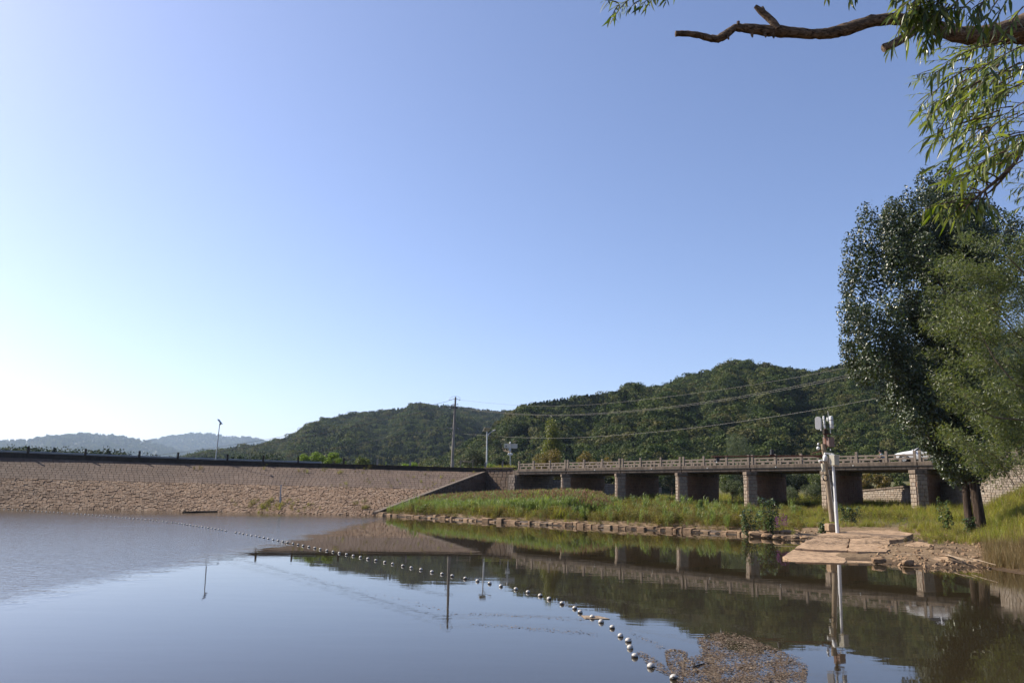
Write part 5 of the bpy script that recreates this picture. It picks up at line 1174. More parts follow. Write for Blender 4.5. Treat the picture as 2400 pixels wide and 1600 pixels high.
# yellow green grass on the right
P, d, px, py = land_points(60000, 8, 62, 26, 105)
bare = ((px > 1860) & (px < 2090 + 50 * r.random(len(px))) & (py > 1236)) | ((px > 2050) & (px < 2330) & (py > 1268 + 12 * r.random(len(px)))) | ((px > 2085) & (px < 2160) & (py > 1247 - 6 * r.random(len(px))) & (r.random(len(px)) < 0.7))
wallx = (P[:, 0] - R0[0]) * nl[0] + (P[:, 1] - R0[1]) * nl[1]
k = (px > 1440) & (px < 2520) & ~bare & (d > 1.2) & ~((px < 1800) & (bridge_back(P) < 3)) & ~((wallx < 0.1) & (wallx > -0.6) & (P[:, 1] > 57)); k &= r.random(len(px)) < np.interp(px, [1750, 1860], [0.4, 1])
P, d, px, py = P[k][:16000], d[k][:16000], px[k][:16000], py[k][:16000]; n = len(P)
clump = 0.5 + 0.5 * np.clip(wave(P[:, 0], P[:, 1], 0.55, 3.0), -1, 1)
h = r.uniform(0.28, 0.62, n) * (0.65 + 0.75 * clump) * np.interp(px, [1800, 2000, 2300, 2450], [1.0, 0.9, 1.15, 1.4]) * np.interp(py, [1180, 1260], [1.15, 0.75])
patch = wave(P[:, 0], P[:, 1], 0.33, 6.0) + 0.4 * r.normal(size=n); kp = ~((wave(P[:, 0], P[:, 1], 0.7, 8.0) > 0.95) & (r.random(n) < 0.75)); P, h, patch, px = P[kp], h[kp], patch[kp], px[kp]; n = len(P)
gid = r.integers(0, 4, n); gid = np.where(patch > 0.75, 4 + r.integers(0, 2, n), gid); gid = np.where((patch < -0.9) & (r.random(n) < 0.6), 6, gid)
put('grass', P, h, 1.05, gid, GRASS + [WEED[0], WEED[2], DRYR[0]], 'yellow green meadow grass around the poplar trunk', 'grass')
# dry reeds at the right edge and low weeds on the bank
P, d, px, py = land_points(30000, 10, 24, 20, 40)
k = (px > 2300 + 30 * r.random(len(px))) & (px < 2560) & (d > 0.35) & (d < 5.5); P, d = P[k][:1000], d[k][:1000]; n = len(P)
put('dry_reeds', P, r.uniform(0.35, 1.0, n) * (0.75 + 0.35 * np.clip(wave(P[:, 0], P[:, 1], 1.7, 1.0), -1, 1)), 0.95, r.integers(0, 2, n), DRYR, 'brown dry reeds at the water edge on the far right', 'reeds')
# grass and weeds on the crest behind the parapet, and tufts in the slope joints
PP = []; hh = []
for _ in range(2600):
    s = r.uniform(s_seen, 1.0); c = crest_f(s); x = to_px(c)[0]; off = r.uniform(0.45, 5.5)
    dens = np.interp(x, [-100, 60, 90, 700, 860, 900, 1138], [0.5, 0.35, 0.10, 0.12, 0.5, 1, 1])
    if r.random() < dens: q = c + back_dir(s) * off; q[2] = Z_CREST - 0.22; PP.append(q); hh.append(r.uniform(0.3, 0.62) * np.interp(x, [0, 800, 1138], [0.85, 0.9, 1.1]))
for _ in range(260):
    q = lerp(W0, A0, r.random()) + np.array([0, r.uniform(0.4, 5), -0.15]); PP.append(q); hh.append(r.uniform(0.4, 0.8))
put('crest_grass', np.array(PP), np.array(hh), 1.0, r.integers(0, 4, len(PP)), GRASS, 'sunlit grass growing on the dam crest behind the parapet', 'grass')
PP = []; hh = []; ids = []
for _ in range(130):
    s = 1 - abs(r.normal()) * 0.05; v = r.uniform(0.02, 0.5); q = dam_pt(min(s, 0.995), v)
    if r.random() < 0.45: PP.append(q); hh.append(r.uniform(0.15, 0.5)); ids.append(r.integers(0, 4))
for x0, y0, m_ in ((640, 1183, 60), (590, 1187, 20), (700, 1190, 20), (848, 1188, 14), (1012, 1197, 0), (760, 1105, 5), (700, 1108, 4), (795, 1104, 6), (865, 1104, 5), (450, 1108, 3), (625, 1099, 4)):
    for _ in range(m_):
        x, y = x0 + r.normal() * (28 if m_ > 15 else 4), y0 + r.normal() * 3; best = min(((s, v) for s in np.linspace(s_seen, 1, 90) for v in (np.linspace(0.75, 1.0, 8) if y0 > 1150 else np.linspace(0, 0.15, 6))), key=lambda q: (to_px(dam_pt(*q))[0] - x) ** 2 + (to_px(dam_pt(*q))[1] - y) ** 2)
        PP.append(dam_pt(*best) + np.array([r.normal() * 0.25, r.normal() * 0.2, 0])); hh.append(r.uniform(0.25, 0.6)); ids.append(r.integers(0, 4))
put('slope_weeds', np.array(PP), np.array(hh), 1.1, np.array(ids), [WEED[0], WEED[2], GRASS[1], WEED[1]], 'small weeds rooted in the joints of the dam slope', 'weeds')

# --- individual shrubs and trees
M_LEAF_OLIVE = m_leaf('olive_leaves', [(0.055, 0.080, 0.018), (0.095, 0.125, 0.030), (0.14, 0.155, 0.04)], 0.35, 0.45, 0.45)
M_LEAF_LIME = m_leaf('lime_leaves', [(0.10, 0.16, 0.03), (0.14, 0.205, 0.045), (0.17, 0.225, 0.06)], 0.45, 0.5, 0.35)
M_LEAF_TALL = m_leaf('yellow_olive_leaves', [(0.09, 0.105, 0.025), (0.15, 0.17, 0.045), (0.22, 0.22, 0.075)], 0.4, 0.4, 0.5)
M_LEAF_BROWN = m_leaf('autumn_leaves', [(0.12, 0.105, 0.028), (0.20, 0.115, 0.04), (0.10, 0.11, 0.026), (0.22, 0.155, 0.055)], 0.4, 0.5, 0.4)
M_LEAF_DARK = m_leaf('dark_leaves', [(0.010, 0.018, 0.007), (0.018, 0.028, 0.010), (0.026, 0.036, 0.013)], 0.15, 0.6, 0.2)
M_LEAF_GREY = m_leaf('grey_green_leaves', [(0.07, 0.095, 0.05), (0.10, 0.125, 0.07), (0.13, 0.15, 0.09)], 0.3, 0.55, 0.3)
M_LEAF_POPLAR = m_leaf('poplar_leaves', [(0.020, 0.034, 0.009), (0.034, 0.054, 0.014), (0.055, 0.080, 0.020)], 0.22, 0.40, 0.6, None, (0.065, 0.08, 0.042))
M_BARK = m_bark('brown_bark', (0.045, 0.033, 0.024), (0.15, 0.11, 0.08))
def plant(name, px, pbot, ptop, wpx, Y, mat, n, L, W, label, cat='shrub', lobes=9, style='round', group=None, stem=True, zb=None):
    b = at_y(px, pbot, Y); tp = at_y(px, ptop, Y); H = tp[2] - b[2]; w = wpx / FPX * Y * 1.017 / 2
    if zb is not None: b[2] = zb; H = tp[2] - zb
    T = thing(name, b, label, cat, group); rr = np.random.default_rng(int(px * 7 + pbot)); Lb = []
    for k in range(lobes):
        a = rr.random() * 6.283; q = rr.random() ** 0.6
        if style == 'round': z = rr.uniform(0.30, 0.80); rad = w * q * 0.62 * math.sqrt(max(0.05, 1 - (2 * z - 1.05) ** 2)); s_ = rr.uniform(0.30, 0.46); Lb.append((math.cos(a) * rad, math.sin(a) * rad, H * z, w * s_, w * s_, min(H * 0.24, w * s_ * 1.1)))
        elif style == 'column': z = rr.uniform(0.18, 0.86); rad = w * 0.55 * q * (1.05 - z * 0.7); Lb.append((math.cos(a) * rad, math.sin(a) * rad, H * z, w * 0.38, w * 0.38, H * 0.17))
        else: z = rr.uniform(0.35, 0.92); rad = w * 0.75 * q; Lb.append((math.cos(a) * rad, math.sin(a) * rad, H * z, w * 0.36, w * 0.36, H * 0.14))
    C, u, idx = lobe_points(Lb, n, 0.5); C[:, 2] = np.maximum(C[:, 2], 0.04 * H)
    if style == 'droop': D = np.stack([rng.normal(size=n) * 0.25, rng.normal(size=n) * 0.25, -np.ones(n)], 1)
    else: D = unit_vecs(n, 0.2)
    V, F = leaf_arrays(C, D, u + rng.normal(size=(n, 3)) * 0.6, rng.uniform(0.7, 1.2, n) * L, rng.uniform(0.7, 1.2, n) * W, 0.12)
    o = new('crown', np_mesh('crown', V, F, mat), T)
    if stem:
        mb = MB(); rt = max(0.03, w * 0.05); lean = rr.normal() * 0.05 * H
        mb.tube([(0, 0, -0.25), (lean * 0.3, 0, H * 0.3), (lean, 0, H * 0.72)], [rt, rt * 0.75, rt * 0.3], 7)
        for k in range(min(lobes, 7)): l_ = Lb[k]; z0 = H * rr.uniform(0.12, 0.45); mb.tube([(lean * 0.3, 0, z0), (l_[0] * 0.5, l_[1] * 0.5, lerp(z0, l_[2], 0.6)), (l_[0], l_[1], l_[2])], [rt * 0.5, rt * 0.35, rt * 0.15], 5)
        mb.build('trunk', M_BARK, T, True)
    return T
# behind the dam, left to right
ZC = Z_CREST - 0.3
plant('shrub', 277, 1082, 1053, 12, 100, M_LEAF_LIME, 350, 0.16, 0.08, 'small lime green sapling above the left part of the parapet', lobes=5, zb=2.5)
plant('sumac_tree', 730, 1092, 1057, 70, 101, M_LEAF_LIME, 2600, 0.28, 0.09, 'spreading lime green sumac left of the dam shrubs', 'tree', 8, 'sparse', zb=ZC - 1)
plant('sumac_tree', 785, 1092, 1062, 58, 103, M_LEAF_LIME, 2200, 0.28, 0.09, 'second lime green sumac with feathery leaves behind the parapet', 'tree', 7, 'sparse', zb=ZC - 1)
plant('shrub', 806, 1094, 1078, 14, 100, M_LEAF_LIME, 300, 0.18, 0.07, 'small upright lime shrub right of the two sumacs', lobes=4, zb=ZC)
plant('shrub', 848, 1095, 1069, 50, 101, M_LEAF_OLIVE, 2200, 0.17, 0.09, 'round olive green bush behind the middle of the parapet', lobes=9, zb=ZC - 0.6)
plant('shrub', 905, 1095, 1079, 9, 101, M_LEAF_LIME, 250, 0.15, 0.06, 'narrow upright lime shoot beside the olive bush', lobes=4, style='column', zb=ZC)
plant('shrub', 959, 1097, 1081, 44, 100, M_LEAF_LIME, 1700, 0.17, 0.12, 'broad leaved bright green shrub hugging the parapet top', lobes=9, zb=ZC)
plant('pine_tree', 1115, 1092, 1046, 62, 102, M_LEAF_DARK, 6000, 0.15, 0.035, 'dark round pine standing between utility pole and lamp', 'tree', 14, 'round', zb=ZC)
plant('shrub', 1178, 1098, 1069, 46, 98, M_LEAF_DARK, 2600, 0.15, 0.06, 'dark green bush left of the bridge railing end', lobes=9, zb=ZC)
plant('shrub', 1150, 1099, 1083, 44, 95.5, M_LEAF_LIME, 1500, 0.22, 0.05, 'clump of bright tall grass at the foot of the street lamp', lobes=8, zb=ZC)
# beyond the bridge
plant('poplar_tree', 1291, 1110, 979, 84, 118, M_LEAF_TALL, 15000, 0.20, 0.17, 'upright green poplar rising above the far end of the bridge', 'tree', 16, 'column', zb=2.0)
plant('autumn_tree', 1282, 1120, 1044, 88, 112, M_LEAF_BROWN, 7000, 0.18, 0.12, 'russet green tree in front of the upright poplar', 'tree', 12, zb=2.5)
plant('autumn_tree', 1372, 1120, 1052, 78, 112, M_LEAF_BROWN, 6000, 0.18, 0.12, 'russet green tree right of the upright poplar', 'tree', 11, zb=2.5)
plant('autumn_tree', 1415, 1118, 1056, 60, 116, M_LEAF_BROWN, 3200, 0.18, 0.12, 'smaller russet tree beside the lime shrub beyond the railing', 'tree', 10, zb=2.5)
plant('shrub', 1440, 1112, 1066, 28, 108, M_LEAF_LIME, 900, 0.17, 0.10, 'small lime green shrub just right of the russet trees', lobes=7, zb=2.5)
plant('willow_tree', 1742, 1120, 1008, 74, 170, M_LEAF_GREY, 9000, 0.45, 0.06, 'pale weeping willow at the foot of the hill spur', 'tree', 16, 'droop', zb=2.5)
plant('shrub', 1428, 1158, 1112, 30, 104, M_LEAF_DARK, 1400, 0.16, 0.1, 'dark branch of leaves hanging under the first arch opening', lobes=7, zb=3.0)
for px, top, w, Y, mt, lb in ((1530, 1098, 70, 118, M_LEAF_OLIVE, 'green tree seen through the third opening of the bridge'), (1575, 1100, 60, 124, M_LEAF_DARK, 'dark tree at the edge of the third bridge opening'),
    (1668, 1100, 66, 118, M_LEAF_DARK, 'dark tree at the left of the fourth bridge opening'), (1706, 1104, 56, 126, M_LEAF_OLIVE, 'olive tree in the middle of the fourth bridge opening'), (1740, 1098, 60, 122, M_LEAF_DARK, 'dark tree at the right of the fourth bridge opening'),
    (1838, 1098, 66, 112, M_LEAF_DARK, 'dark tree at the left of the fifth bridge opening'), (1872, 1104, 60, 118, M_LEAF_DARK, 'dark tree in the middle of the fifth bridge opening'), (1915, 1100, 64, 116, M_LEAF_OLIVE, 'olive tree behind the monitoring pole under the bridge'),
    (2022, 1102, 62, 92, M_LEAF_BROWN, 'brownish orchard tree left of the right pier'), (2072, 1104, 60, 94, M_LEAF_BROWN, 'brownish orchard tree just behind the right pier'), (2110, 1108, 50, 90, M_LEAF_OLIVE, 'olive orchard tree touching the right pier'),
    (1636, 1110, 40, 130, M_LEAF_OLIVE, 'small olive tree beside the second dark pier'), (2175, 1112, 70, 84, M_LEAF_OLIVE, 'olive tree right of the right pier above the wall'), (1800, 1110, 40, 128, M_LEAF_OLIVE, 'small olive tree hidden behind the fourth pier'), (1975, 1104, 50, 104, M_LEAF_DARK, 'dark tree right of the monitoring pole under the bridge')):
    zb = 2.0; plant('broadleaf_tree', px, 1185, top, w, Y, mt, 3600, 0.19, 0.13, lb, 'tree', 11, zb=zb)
for px, bot, top, w, Y, lb in ((1716, 1190, 1118, 56, 84, 'pale grey green willow shrub between the third and fourth piers'), (1748, 1190, 1138, 40, 82, 'smaller grey green shrub left of the fourth pier'), (1856, 1192, 1134, 62, 80, 'grey green shrub filling the fifth bridge opening'), (1905, 1190, 1118, 56, 78, 'tall grey green shrub left of the monitoring pole')):
    plant('willow_shrub', px, bot, top, w, Y, M_LEAF_GREY, 3000, 0.17, 0.045, lb, 'shrub', 10, zb=1.5)
plant('reed_clump', 1640, 1196, 1170, 26, 62, M_REED, 900, 0.30, 0.03, 'taller blue green reed clump in the weeds right of the middle', 'reeds', 6, 'column', stem=False)
# poplar saplings in the grass
M_LEAF_SAP = m_leaf('sapling_leaves', [(0.05, 0.085, 0.022), (0.07, 0.11, 0.03), (0.09, 0.13, 0.04)], 0.28, 0.25, 0.9, None, (0.10, 0.12, 0.075))
def sapling(px, bot, top, w, Y, n, label, L=0.15):
    b = at_y(px, bot, Y); b[2] = min(b[2], float(ground_z(b[0], b[1]))); tp = at_y(px, top, Y); H = tp[2] - b[2]; ww = w / FPX * Y * 1.017 / 2; T = thing('poplar_sapling', b, label, 'sapling'); rr = np.random.default_rng(int(px)); mb = MB(); C = []; D = []; N = []
    stems = max(3, int(n / 90))
    for k in range(stems):
        a = rr.random() * 6.283; q = rr.random(); x1, y1 = math.cos(a) * ww * q, math.sin(a) * ww * q; hh_ = H * rr.uniform(0.6, 1.0) * (1 - 0.25 * q)
        mb.tube([(x1 * 0.25, y1 * 0.25, -0.05), (x1 * 0.55, y1 * 0.55, hh_ * 0.5), (x1 * 0.9, y1 * 0.9, hh_)], [0.018, 0.012, 0.005], 5)
        m_ = n // stems
        for j in range(m_):
            t_ = rr.uniform(0.15, 1.0); c = np.array([lerp(x1 * 0.25, x1 * 0.9, t_), lerp(y1 * 0.25, y1 * 0.9, t_), hh_ * t_]); aa = rr.random() * 6.283; o_ = np.array([math.cos(aa), math.sin(aa), rr.uniform(-0.3, 0.4)]); C.append(c + o_ * rr.uniform(0.08, 0.55) * ww * (1.15 - 0.75 * t_)); D.append(o_ + np.array([0, 0, -0.6])); N.append(np.array([o_[0] * 0.5, o_[1] * 0.5, 0.8]) + rr.normal(size=3) * 0.4)
    n_ = len(C); V, F = leaf_arrays(np.array(C), np.array(D), np.array(N), rr.uniform(0.7, 1.2, n_) * L, rr.uniform(0.7, 1.1, n_) * L * 0.85, 0.1)
    new('foliage', np_mesh('foliage', V, F, M_LEAF_SAP), T); mb.build('stem', M_BARK, T, True)
sapling(1758, 1236, 1160, 50, 49, 520, 'left half of the leafy poplar sapling thicket in the weeds')
sapling(1802, 1236, 1146, 60, 50, 760, 'tall leafy poplar sapling in front of the fourth pier')
sapling(1930, 1250, 1190, 38, 41.5, 380, 'poplar sapling at the foot of the monitoring pole', 0.11)
sapling(1992, 1196, 1156, 54, 54, 480, 'dense poplar sapling right of the white pole')
sapling(2217, 1213, 1150, 50, 44, 300, 'lone poplar sapling with big leaves left of the tree trunk', 0.15)
sapling(2278, 1238, 1196, 48, 42, 380, 'leafy sapling leaning at the base of the poplar trunk', 0.11)
for px, py in ((1822, 1214), (1834, 1207), (1842, 1212)):
    b = at_y(px, py + 10, 47); b[2] = float(ground_z(b[0], b[1])); tp = at_y(px, py - 5, 47); T = thing('purple_flower', b, 'purple loosestrife flower spikes beside the sapling thicket', 'flower', 'purple flowers in the weeds'); H = tp[2] - b[2]
    MB().tube([(0, 0, 0), (0.02, 0, H * 0.6), (0.03, 0, H)], [0.008, 0.006, 0.003], 5).build('stem', M_BARK, T); C = np.stack([rng.normal(size=90) * 0.07, rng.normal(size=90) * 0.07, H * rng.uniform(0.55, 1.0, 90)], 1); V, F = leaf_arrays(C, unit_vecs(90, 0.6), unit_vecs(90), 0.06, 0.04); new('blossom', np_mesh('blossom', V, F, M_PURPLE), T)

# --- the big poplar
PYY = 46.0
pb = at_y(2298, 1226, PYY); pb[2] = float(ground_z(pb[0], pb[1]))
pop = thing('poplar_tree', pb, 'large dark poplar with twin trunks and glossy leaves at the right', 'tree'); org = np.array(pop.location)
def pw(x, y, dy=0.0): return at_y(x, y, PYY + dy)
mb = MB(); mb.tube([pb + np.array([0.05, 0, -0.3]), pb + np.array([0, 0, 0.15]), pw(2288, 1160), pw(2279, 1110), pw(2262, 980), pw(2245, 800), pw(2230, 600)], [0.36, 0.31, 0.27, 0.25, 0.20, 0.13, 0.05], 14, jit=0.04); mb.build('trunk', m_bark('poplar_bark', (0.014, 0.010, 0.008), (0.11, 0.077, 0.055), (3.4, 3.4, 0.45), 1.0, 0.09), pop, True, rel=org)
mb = MB(); mb.tube([pb + np.array([-0.35, 0.3, -0.3]), pw(2269, 1200, 0.3), pw(2264, 1150, 0.35), pw(2266, 1105, 0.3), pw(2250, 960, 0.6), pw(2200, 760, 0.8), pw(2180, 560, 0.8)], [0.26, 0.22, 0.2, 0.19, 0.15, 0.10, 0.04], 12, jit=0.04); mb.build('second_trunk', pop.children[0].data.materials[0], pop, True, rel=org)
plumes = [(2168, 440, 26, 60), (2218, 430, 30, 60), (2130, 500, 28, 70), (2095, 520, 28, 70), (2035, 540, 30, 75), (1998, 600, 26, 70), (1985, 660, 22, 55), (1988, 740, 26, 55), (1984, 800, 20, 45), (1990, 830, 24, 40), (2024, 870, 34, 46), (2092, 925, 36, 50), (2142, 985, 36, 45), (2192, 1030, 34, 36), (2232, 1072, 34, 30), (2350, 540, 34, 60), (2385, 560, 34, 70), (2410, 620, 40, 80), (2340, 620, 40, 80), (2290, 580, 40, 80), (2260, 480, 34, 70), (2310, 520, 34, 70), (2330, 1080, 40, 40), (2270, 1095, 30, 24), (2150, 930, 40, 60), (2010, 700, 34, 70), (2040, 780, 36, 70), (2060, 640, 36, 80), (2100, 620, 36, 80), (2020, 760, 34, 60), (2050, 850, 40, 50), (2090, 760, 40, 80), (2010, 830, 30, 44), (2120, 860, 44, 60), (2150, 700, 44, 90), (2030, 620, 30, 60), (2200, 470, 34, 70), (2240, 520, 40, 80), (2190, 560, 40, 90), (2130, 570, 36, 80)]
rr = np.random.default_rng(77); Lb = []
for x, y, rx, ry in plumes: c = pw(x, y, rr.uniform(-2.2, 2.2)) - org; Lb.append((c[0], c[1], c[2], rx / 40.5, rx / 40.5 * 1.25, ry / 40.5))
for _ in range(105):
    y = rr.uniform(480, 1090); a = rr.random() * 6.283; q = math.sqrt(rr.random()); halfw = np.interp(y, [400, 480, 560, 700, 850, 950, 1000, 1050, 1120], [60, 110, 160, 185, 185, 140, 100, 60, 45]); xc = np.interp(y, [400, 1100], [2195, 2240]); c = pw(xc + math.cos(a) * q * halfw * 0.85, y, math.sin(a) * q * halfw / 40.5 * 0.85) - org; s_ = rr.uniform(24, 44)
    Lb.append((c[0], c[1], c[2], s_ / 40.5, s_ / 40.5, s_ / 40.5 * 1.7))
n = 125000; C, u, idx = lobe_points(Lb, n, 0.6); D = unit_vecs(n) + np.array([0, 0, -0.7]); N = u * 1.1 + rng.normal(size=(n, 3)) * 0.45 + np.array([-0.1, -0.1, 0.3])
V, F = leaf_arrays(C, D, N, rng.uniform(0.11, 0.18, n), rng.uniform(0.10, 0.16, n), 0.10); new('crown', np_mesh('crown', V, F, M_LEAF_POPLAR), pop)
mb = MB()
for k in range(0, len(Lb), 3):
    e1 = np.array(Lb[k][:3]) + org; y = to_px(e1)[1]; st = pw(np.interp(y, [500, 1100], [2235, 2275]), min(y + 130, 1120), 0.1); mb.tube([st, lerp(st, e1, 0.55) + np.array([0, 0, -0.2]), e1], [0.07, 0.045, 0.012], 6)
mb.build('limb', M_BARK, pop, True, rel=org)

# --- the finer willow in front of it, standing outside the frame on the right
WY = 33.0
wb_ = at_y(2520, 1255, WY); wb_[2] = float(ground_z(wb_[0], wb_[1]))
M_LEAF_WILLOW = m_leaf('willow_leaves', [(0.06, 0.09, 0.018), (0.10, 0.135, 0.028), (0.14, 0.175, 0.04), (0.17, 0.165, 0.045)], 0.42, 0.4, 0.5, None, (0.12, 0.14, 0.085))
wil = thing('willow_tree', wb_, 'feathery light green willow overlapping the poplar at the right edge', 'tree'); org = np.array(wil.location)
def ww_(x, y, dy=0.0): return at_y(x, y, WY + dy)
M_WBARK = m_bark('willow_bark', (0.07, 0.05, 0.035), (0.26, 0.20, 0.14), (8, 8, 1.6), 1.0, 0.03)
MB().tube([wb_ - np.array([0, 0, 0.3]), ww_(2510, 1150), ww_(2500, 1000), ww_(2470, 820), ww_(2440, 650)], [0.30, 0.26, 0.22, 0.15, 0.06], 12, jit=0.04).build('trunk', M_WBARK, wil, True, rel=org)
rr = np.random.default_rng(91); tips = []; mb = MB(); CC = []; DD = []
left = lambda y: np.interp(y, [520, 560, 620, 700, 800, 900, 960, 1040, 1090], [2290, 2215, 2165, 2150, 2140, 2160, 2190, 2175, 2240])
for k in range(300):
    y = rr.uniform(535, 1085); x = rr.uniform(left(y) + 8, 2640); dy = rr.uniform(-2.4, 2.4); e1 = ww_(x, y, dy); st = ww_(lerp(x, 2500, rr.uniform(0.35, 0.6)), y + rr.uniform(20, 120), dy * 0.4); mid = lerp(st, e1, 0.6) + np.array([0, 0, rr.uniform(0.1, 0.5)])
    if k % 4 == 0: mb.tube([st, mid, e1], [0.018, 0.011, 0.004], 5)
    for j in range(230):
        t_ = rr.uniform(0.15, 1.0) ** 0.7; c = (1 - t_) ** 2 * st + 2 * t_ * (1 - t_) * mid + t_ * t_ * e1; CC.append(c + rr.normal(size=3) * np.array([0.20, 0.20, 0.17])); dr = e1 - st; dr = dr / np.linalg.norm(dr); DD.append(dr * 0.5 + rr.normal(size=3) * 0.5 + np.array([0, 0, -0.35]))
CC = np.array(CC) - org; DD = np.array(DD); n = len(CC); V, F = leaf_arrays(CC, DD, rng.normal(size=(n, 3)) * 0.8 + np.array([0, 0, 0.6]), rng.uniform(0.14, 0.24, n), rng.uniform(0.026, 0.042, n), 0.1); new('crown', np_mesh('crown', V, F, M_LEAF_WILLOW), wil)
for pts in (((2500, 1000), (2410, 985), (2330, 978), (2265, 935), (2252, 900)), ((2500, 960), (2380, 900), (2330, 840), (2295, 775)), ((2480, 830), (2400, 800), (2330, 730), (2290, 690)), ((2470, 700), (2400, 640), (2350, 590))): mb.tube([ww_(x, y, -1.2) for x, y in pts], [0.05, 0.035, 0.028, 0.018, 0.01][:len(pts)], 6)
mb.build('branch', M_WBARK, wil, True, rel=org)

# --- the near willow whose limb and sprays hang into the picture from above
NY = 4.2
tb = np.array([4.9, 4.6, float(ground_z(4.9, 4.6))]); near = thing('near_willow', tb, 'near willow limb and hanging leafy sprays at the top right corner', 'tree'); org = np.array(near.location)
def nw(x, y, Y=NY): return at_y(x, y, Y)
K4 = NY * 1.09 / FPX
M_NBARK = m_bark('rough_willow_bark', (0.028, 0.019, 0.013), (0.30, 0.21, 0.14), (11, 26, 26), 1.0, 0.03)
MB().tube([tb - np.array([0, 0, 0.3]), tb + np.array([0, 0, 0.6]), tb + np.array([-0.1, -0.05, 2.2]), tb + np.array([-0.3, -0.1, 3.9]), tb + np.array([-0.2, 0, 6.0]), tb + np.array([0.1, 0.2, 8.0])], [0.42, 0.34, 0.29, 0.26, 0.18, 0.08], 16, jit=0.05).build('trunk', M_NBARK, near, True, rel=org)
lp = [(1583, 79, 6.5), (1612, 79, 6.8), (1640, 83, 7.5), (1664, 90, 8), (1682, 92, 9), (1700, 82, 9.5), (1722, 65, 8.5), (1745, 66, 10), (1790, 71, 12), (1822, 74, 14), (1860, 76, 12), (1900, 80, 11.5), (1925, 80, 12), (1955, 76, 13), (1990, 67, 14.5), (2040, 50, 14), (2090, 44, 13.5), (2140, 48, 15), (2185, 62, 16), (2240, 80, 19), (2290, 86, 22), (2340, 80, 26), (2400, 68, 34), (2470, 60, 52), (2560, 80, 58)]
pts = []; rad = []
for a, b_ in zip(lp[:-1], lp[1:]):
    for q in np.linspace(0, 1, 5)[:-1]: x, y, w = [lerp(a[k], b_[k], q) for k in range(3)]; pts.append(nw(x, y)); rad.append(w * K4 * rnd.uniform(0.93, 1.07))
pts.append(tb + np.array([-0.3, -0.1, 3.7])); rad.append(0.17)
MB().tube(pts, rad, 18, jit=0.10).build('limb', M_NBARK, near, True, rel=org)
def stub(q, name): MB().tube([nw(x, y, NY - 0.02) for x, y, w in q], [w * K4 for x, y, w in q], 10, jit=0.07).build(name, M_NBARK, near, True, rel=org)
stub([(1822, 70, 11), (1812, 52, 9), (1797, 38, 8), (1783, 26, 7.5), (1770, 15, 5)], 'dead_stub'); stub([(1790, 32, 5), (1789, 22, 4), (1787, 16, 2.5)], 'dead_stub')
stub([(2150, 66, 11), (2128, 82, 10.5), (2105, 97, 10), (2085, 108, 10), (2071, 113, 10)], 'cut_stub')
for x, y in ((1762, 83), (1793, 83), (1812, 85), (1730, 57), (1706, 88)): stub([(x, y - 6, 4), (x + 1, y + 1, 3), (x + 2, y + 5, 1.5)], 'bark_flake')

def hero_leaf(seed):
    r_ = random.Random(seed); bend = r_.uniform(0.05, 0.22); V = []; W_ = 0.078
    prof = [(0, 0.05), (0.14, 0.6), (0.35, 1.0), (0.6, 0.82), (0.82, 0.42), (1.0, 0.02)]
    for t_, w in prof:
        x = t_; z = -bend * t_ * t_; y = 0.04 * math.sin(t_ * 3 + seed)
        V += [(x, y - w * W_, z + w * 0.025), (x, y, z), (x, y + w * W_, z + w * 0.025)]
    F = []
    for i in range(5):
        b = i * 3; F += [(b, b + 3, b + 4, b + 1), (b + 1, b + 4, b + 5, b + 2)]
    return np.array(V), np.array(F)
HL = [hero_leaf(k) for k in range(4)]
M_LEAF_NEAR = m_leaf('near_willow_leaves', [(0.055, 0.085, 0.014), (0.09, 0.125, 0.018), (0.13, 0.165, 0.022), (0.17, 0.18, 0.026)], 0.5, 0.34, 0.5, (1.5, 1.6, 0.35), (0.15, 0.175, 0.10))
HM = [np_mesh('leaf_%d' % k, V, F, M_LEAF_NEAR, True) for k, (V, F) in enumerate(HL)]
leafM = []; tw = MB(); rr = np.random.default_rng(123)
def twig(pa, pb, Y0, Y1, L=0.092, step=0.021, r0=0.004, sag=0.10, scale=1.0):
    a, b_ = nw(*pa, Y0), nw(*pb, Y1); ln = np.linalg.norm(b_ - a); mid = (a + b_) / 2 + np.array([0, 0, sag * ln]); P = [(1 - t_) ** 2 * a + 2 * t_ * (1 - t_) * mid + t_ * t_ * b_ for t_ in np.linspace(0, 1, 9)]
    tw.tube(P, [r0 * (1 - 0.75 * q) for q in np.linspace(0, 1, 9)], 5); n_ = max(3, int(ln / step)); ph = rr.random() * 6
    for j in range(n_):
        t_ = (j + rr.uniform(0.2, 0.8)) / n_; 
        if t_ < 0.12: continue
        i = min(7, int(t_ * 8)); c = lerp(P[i], P[i + 1], t_ * 8 - i); tan = P[i + 1] - P[i]; tan /= np.linalg.norm(tan)
        o_ = np.cross(tan, rr.normal(size=3)); o_ /= np.linalg.norm(o_); d_ = tan * rr.uniform(0.35, 0.9) + o_ * 0.6 + np.array([0, 0, -rr.uniform(0.25, 0.9)]); d_ /= np.linalg.norm(d_)
        N = np.array([0, -0.1, 1.0]) + rr.normal(size=3) * 0.45; s_ = np.cross(N, d_); s_ /= np.linalg.norm(s_); N = np.cross(d_, s_); l_ = L * rr.uniform(0.6, 1.15) * scale
        leafM.append(frame(c, d_, s_, N, l_, l_, l_))
    # end leaf
    d_ = P[-1] - P[-2]; d_ = d_ / np.linalg.norm(d_); s_ = np.cross([0, 0, 1.0], d_); s_ /= np.linalg.norm(s_); leafM.append(frame(P[-1], d_, s_, np.cross(d_, s_), L * 0.8, L * 0.8, L * 0.8))
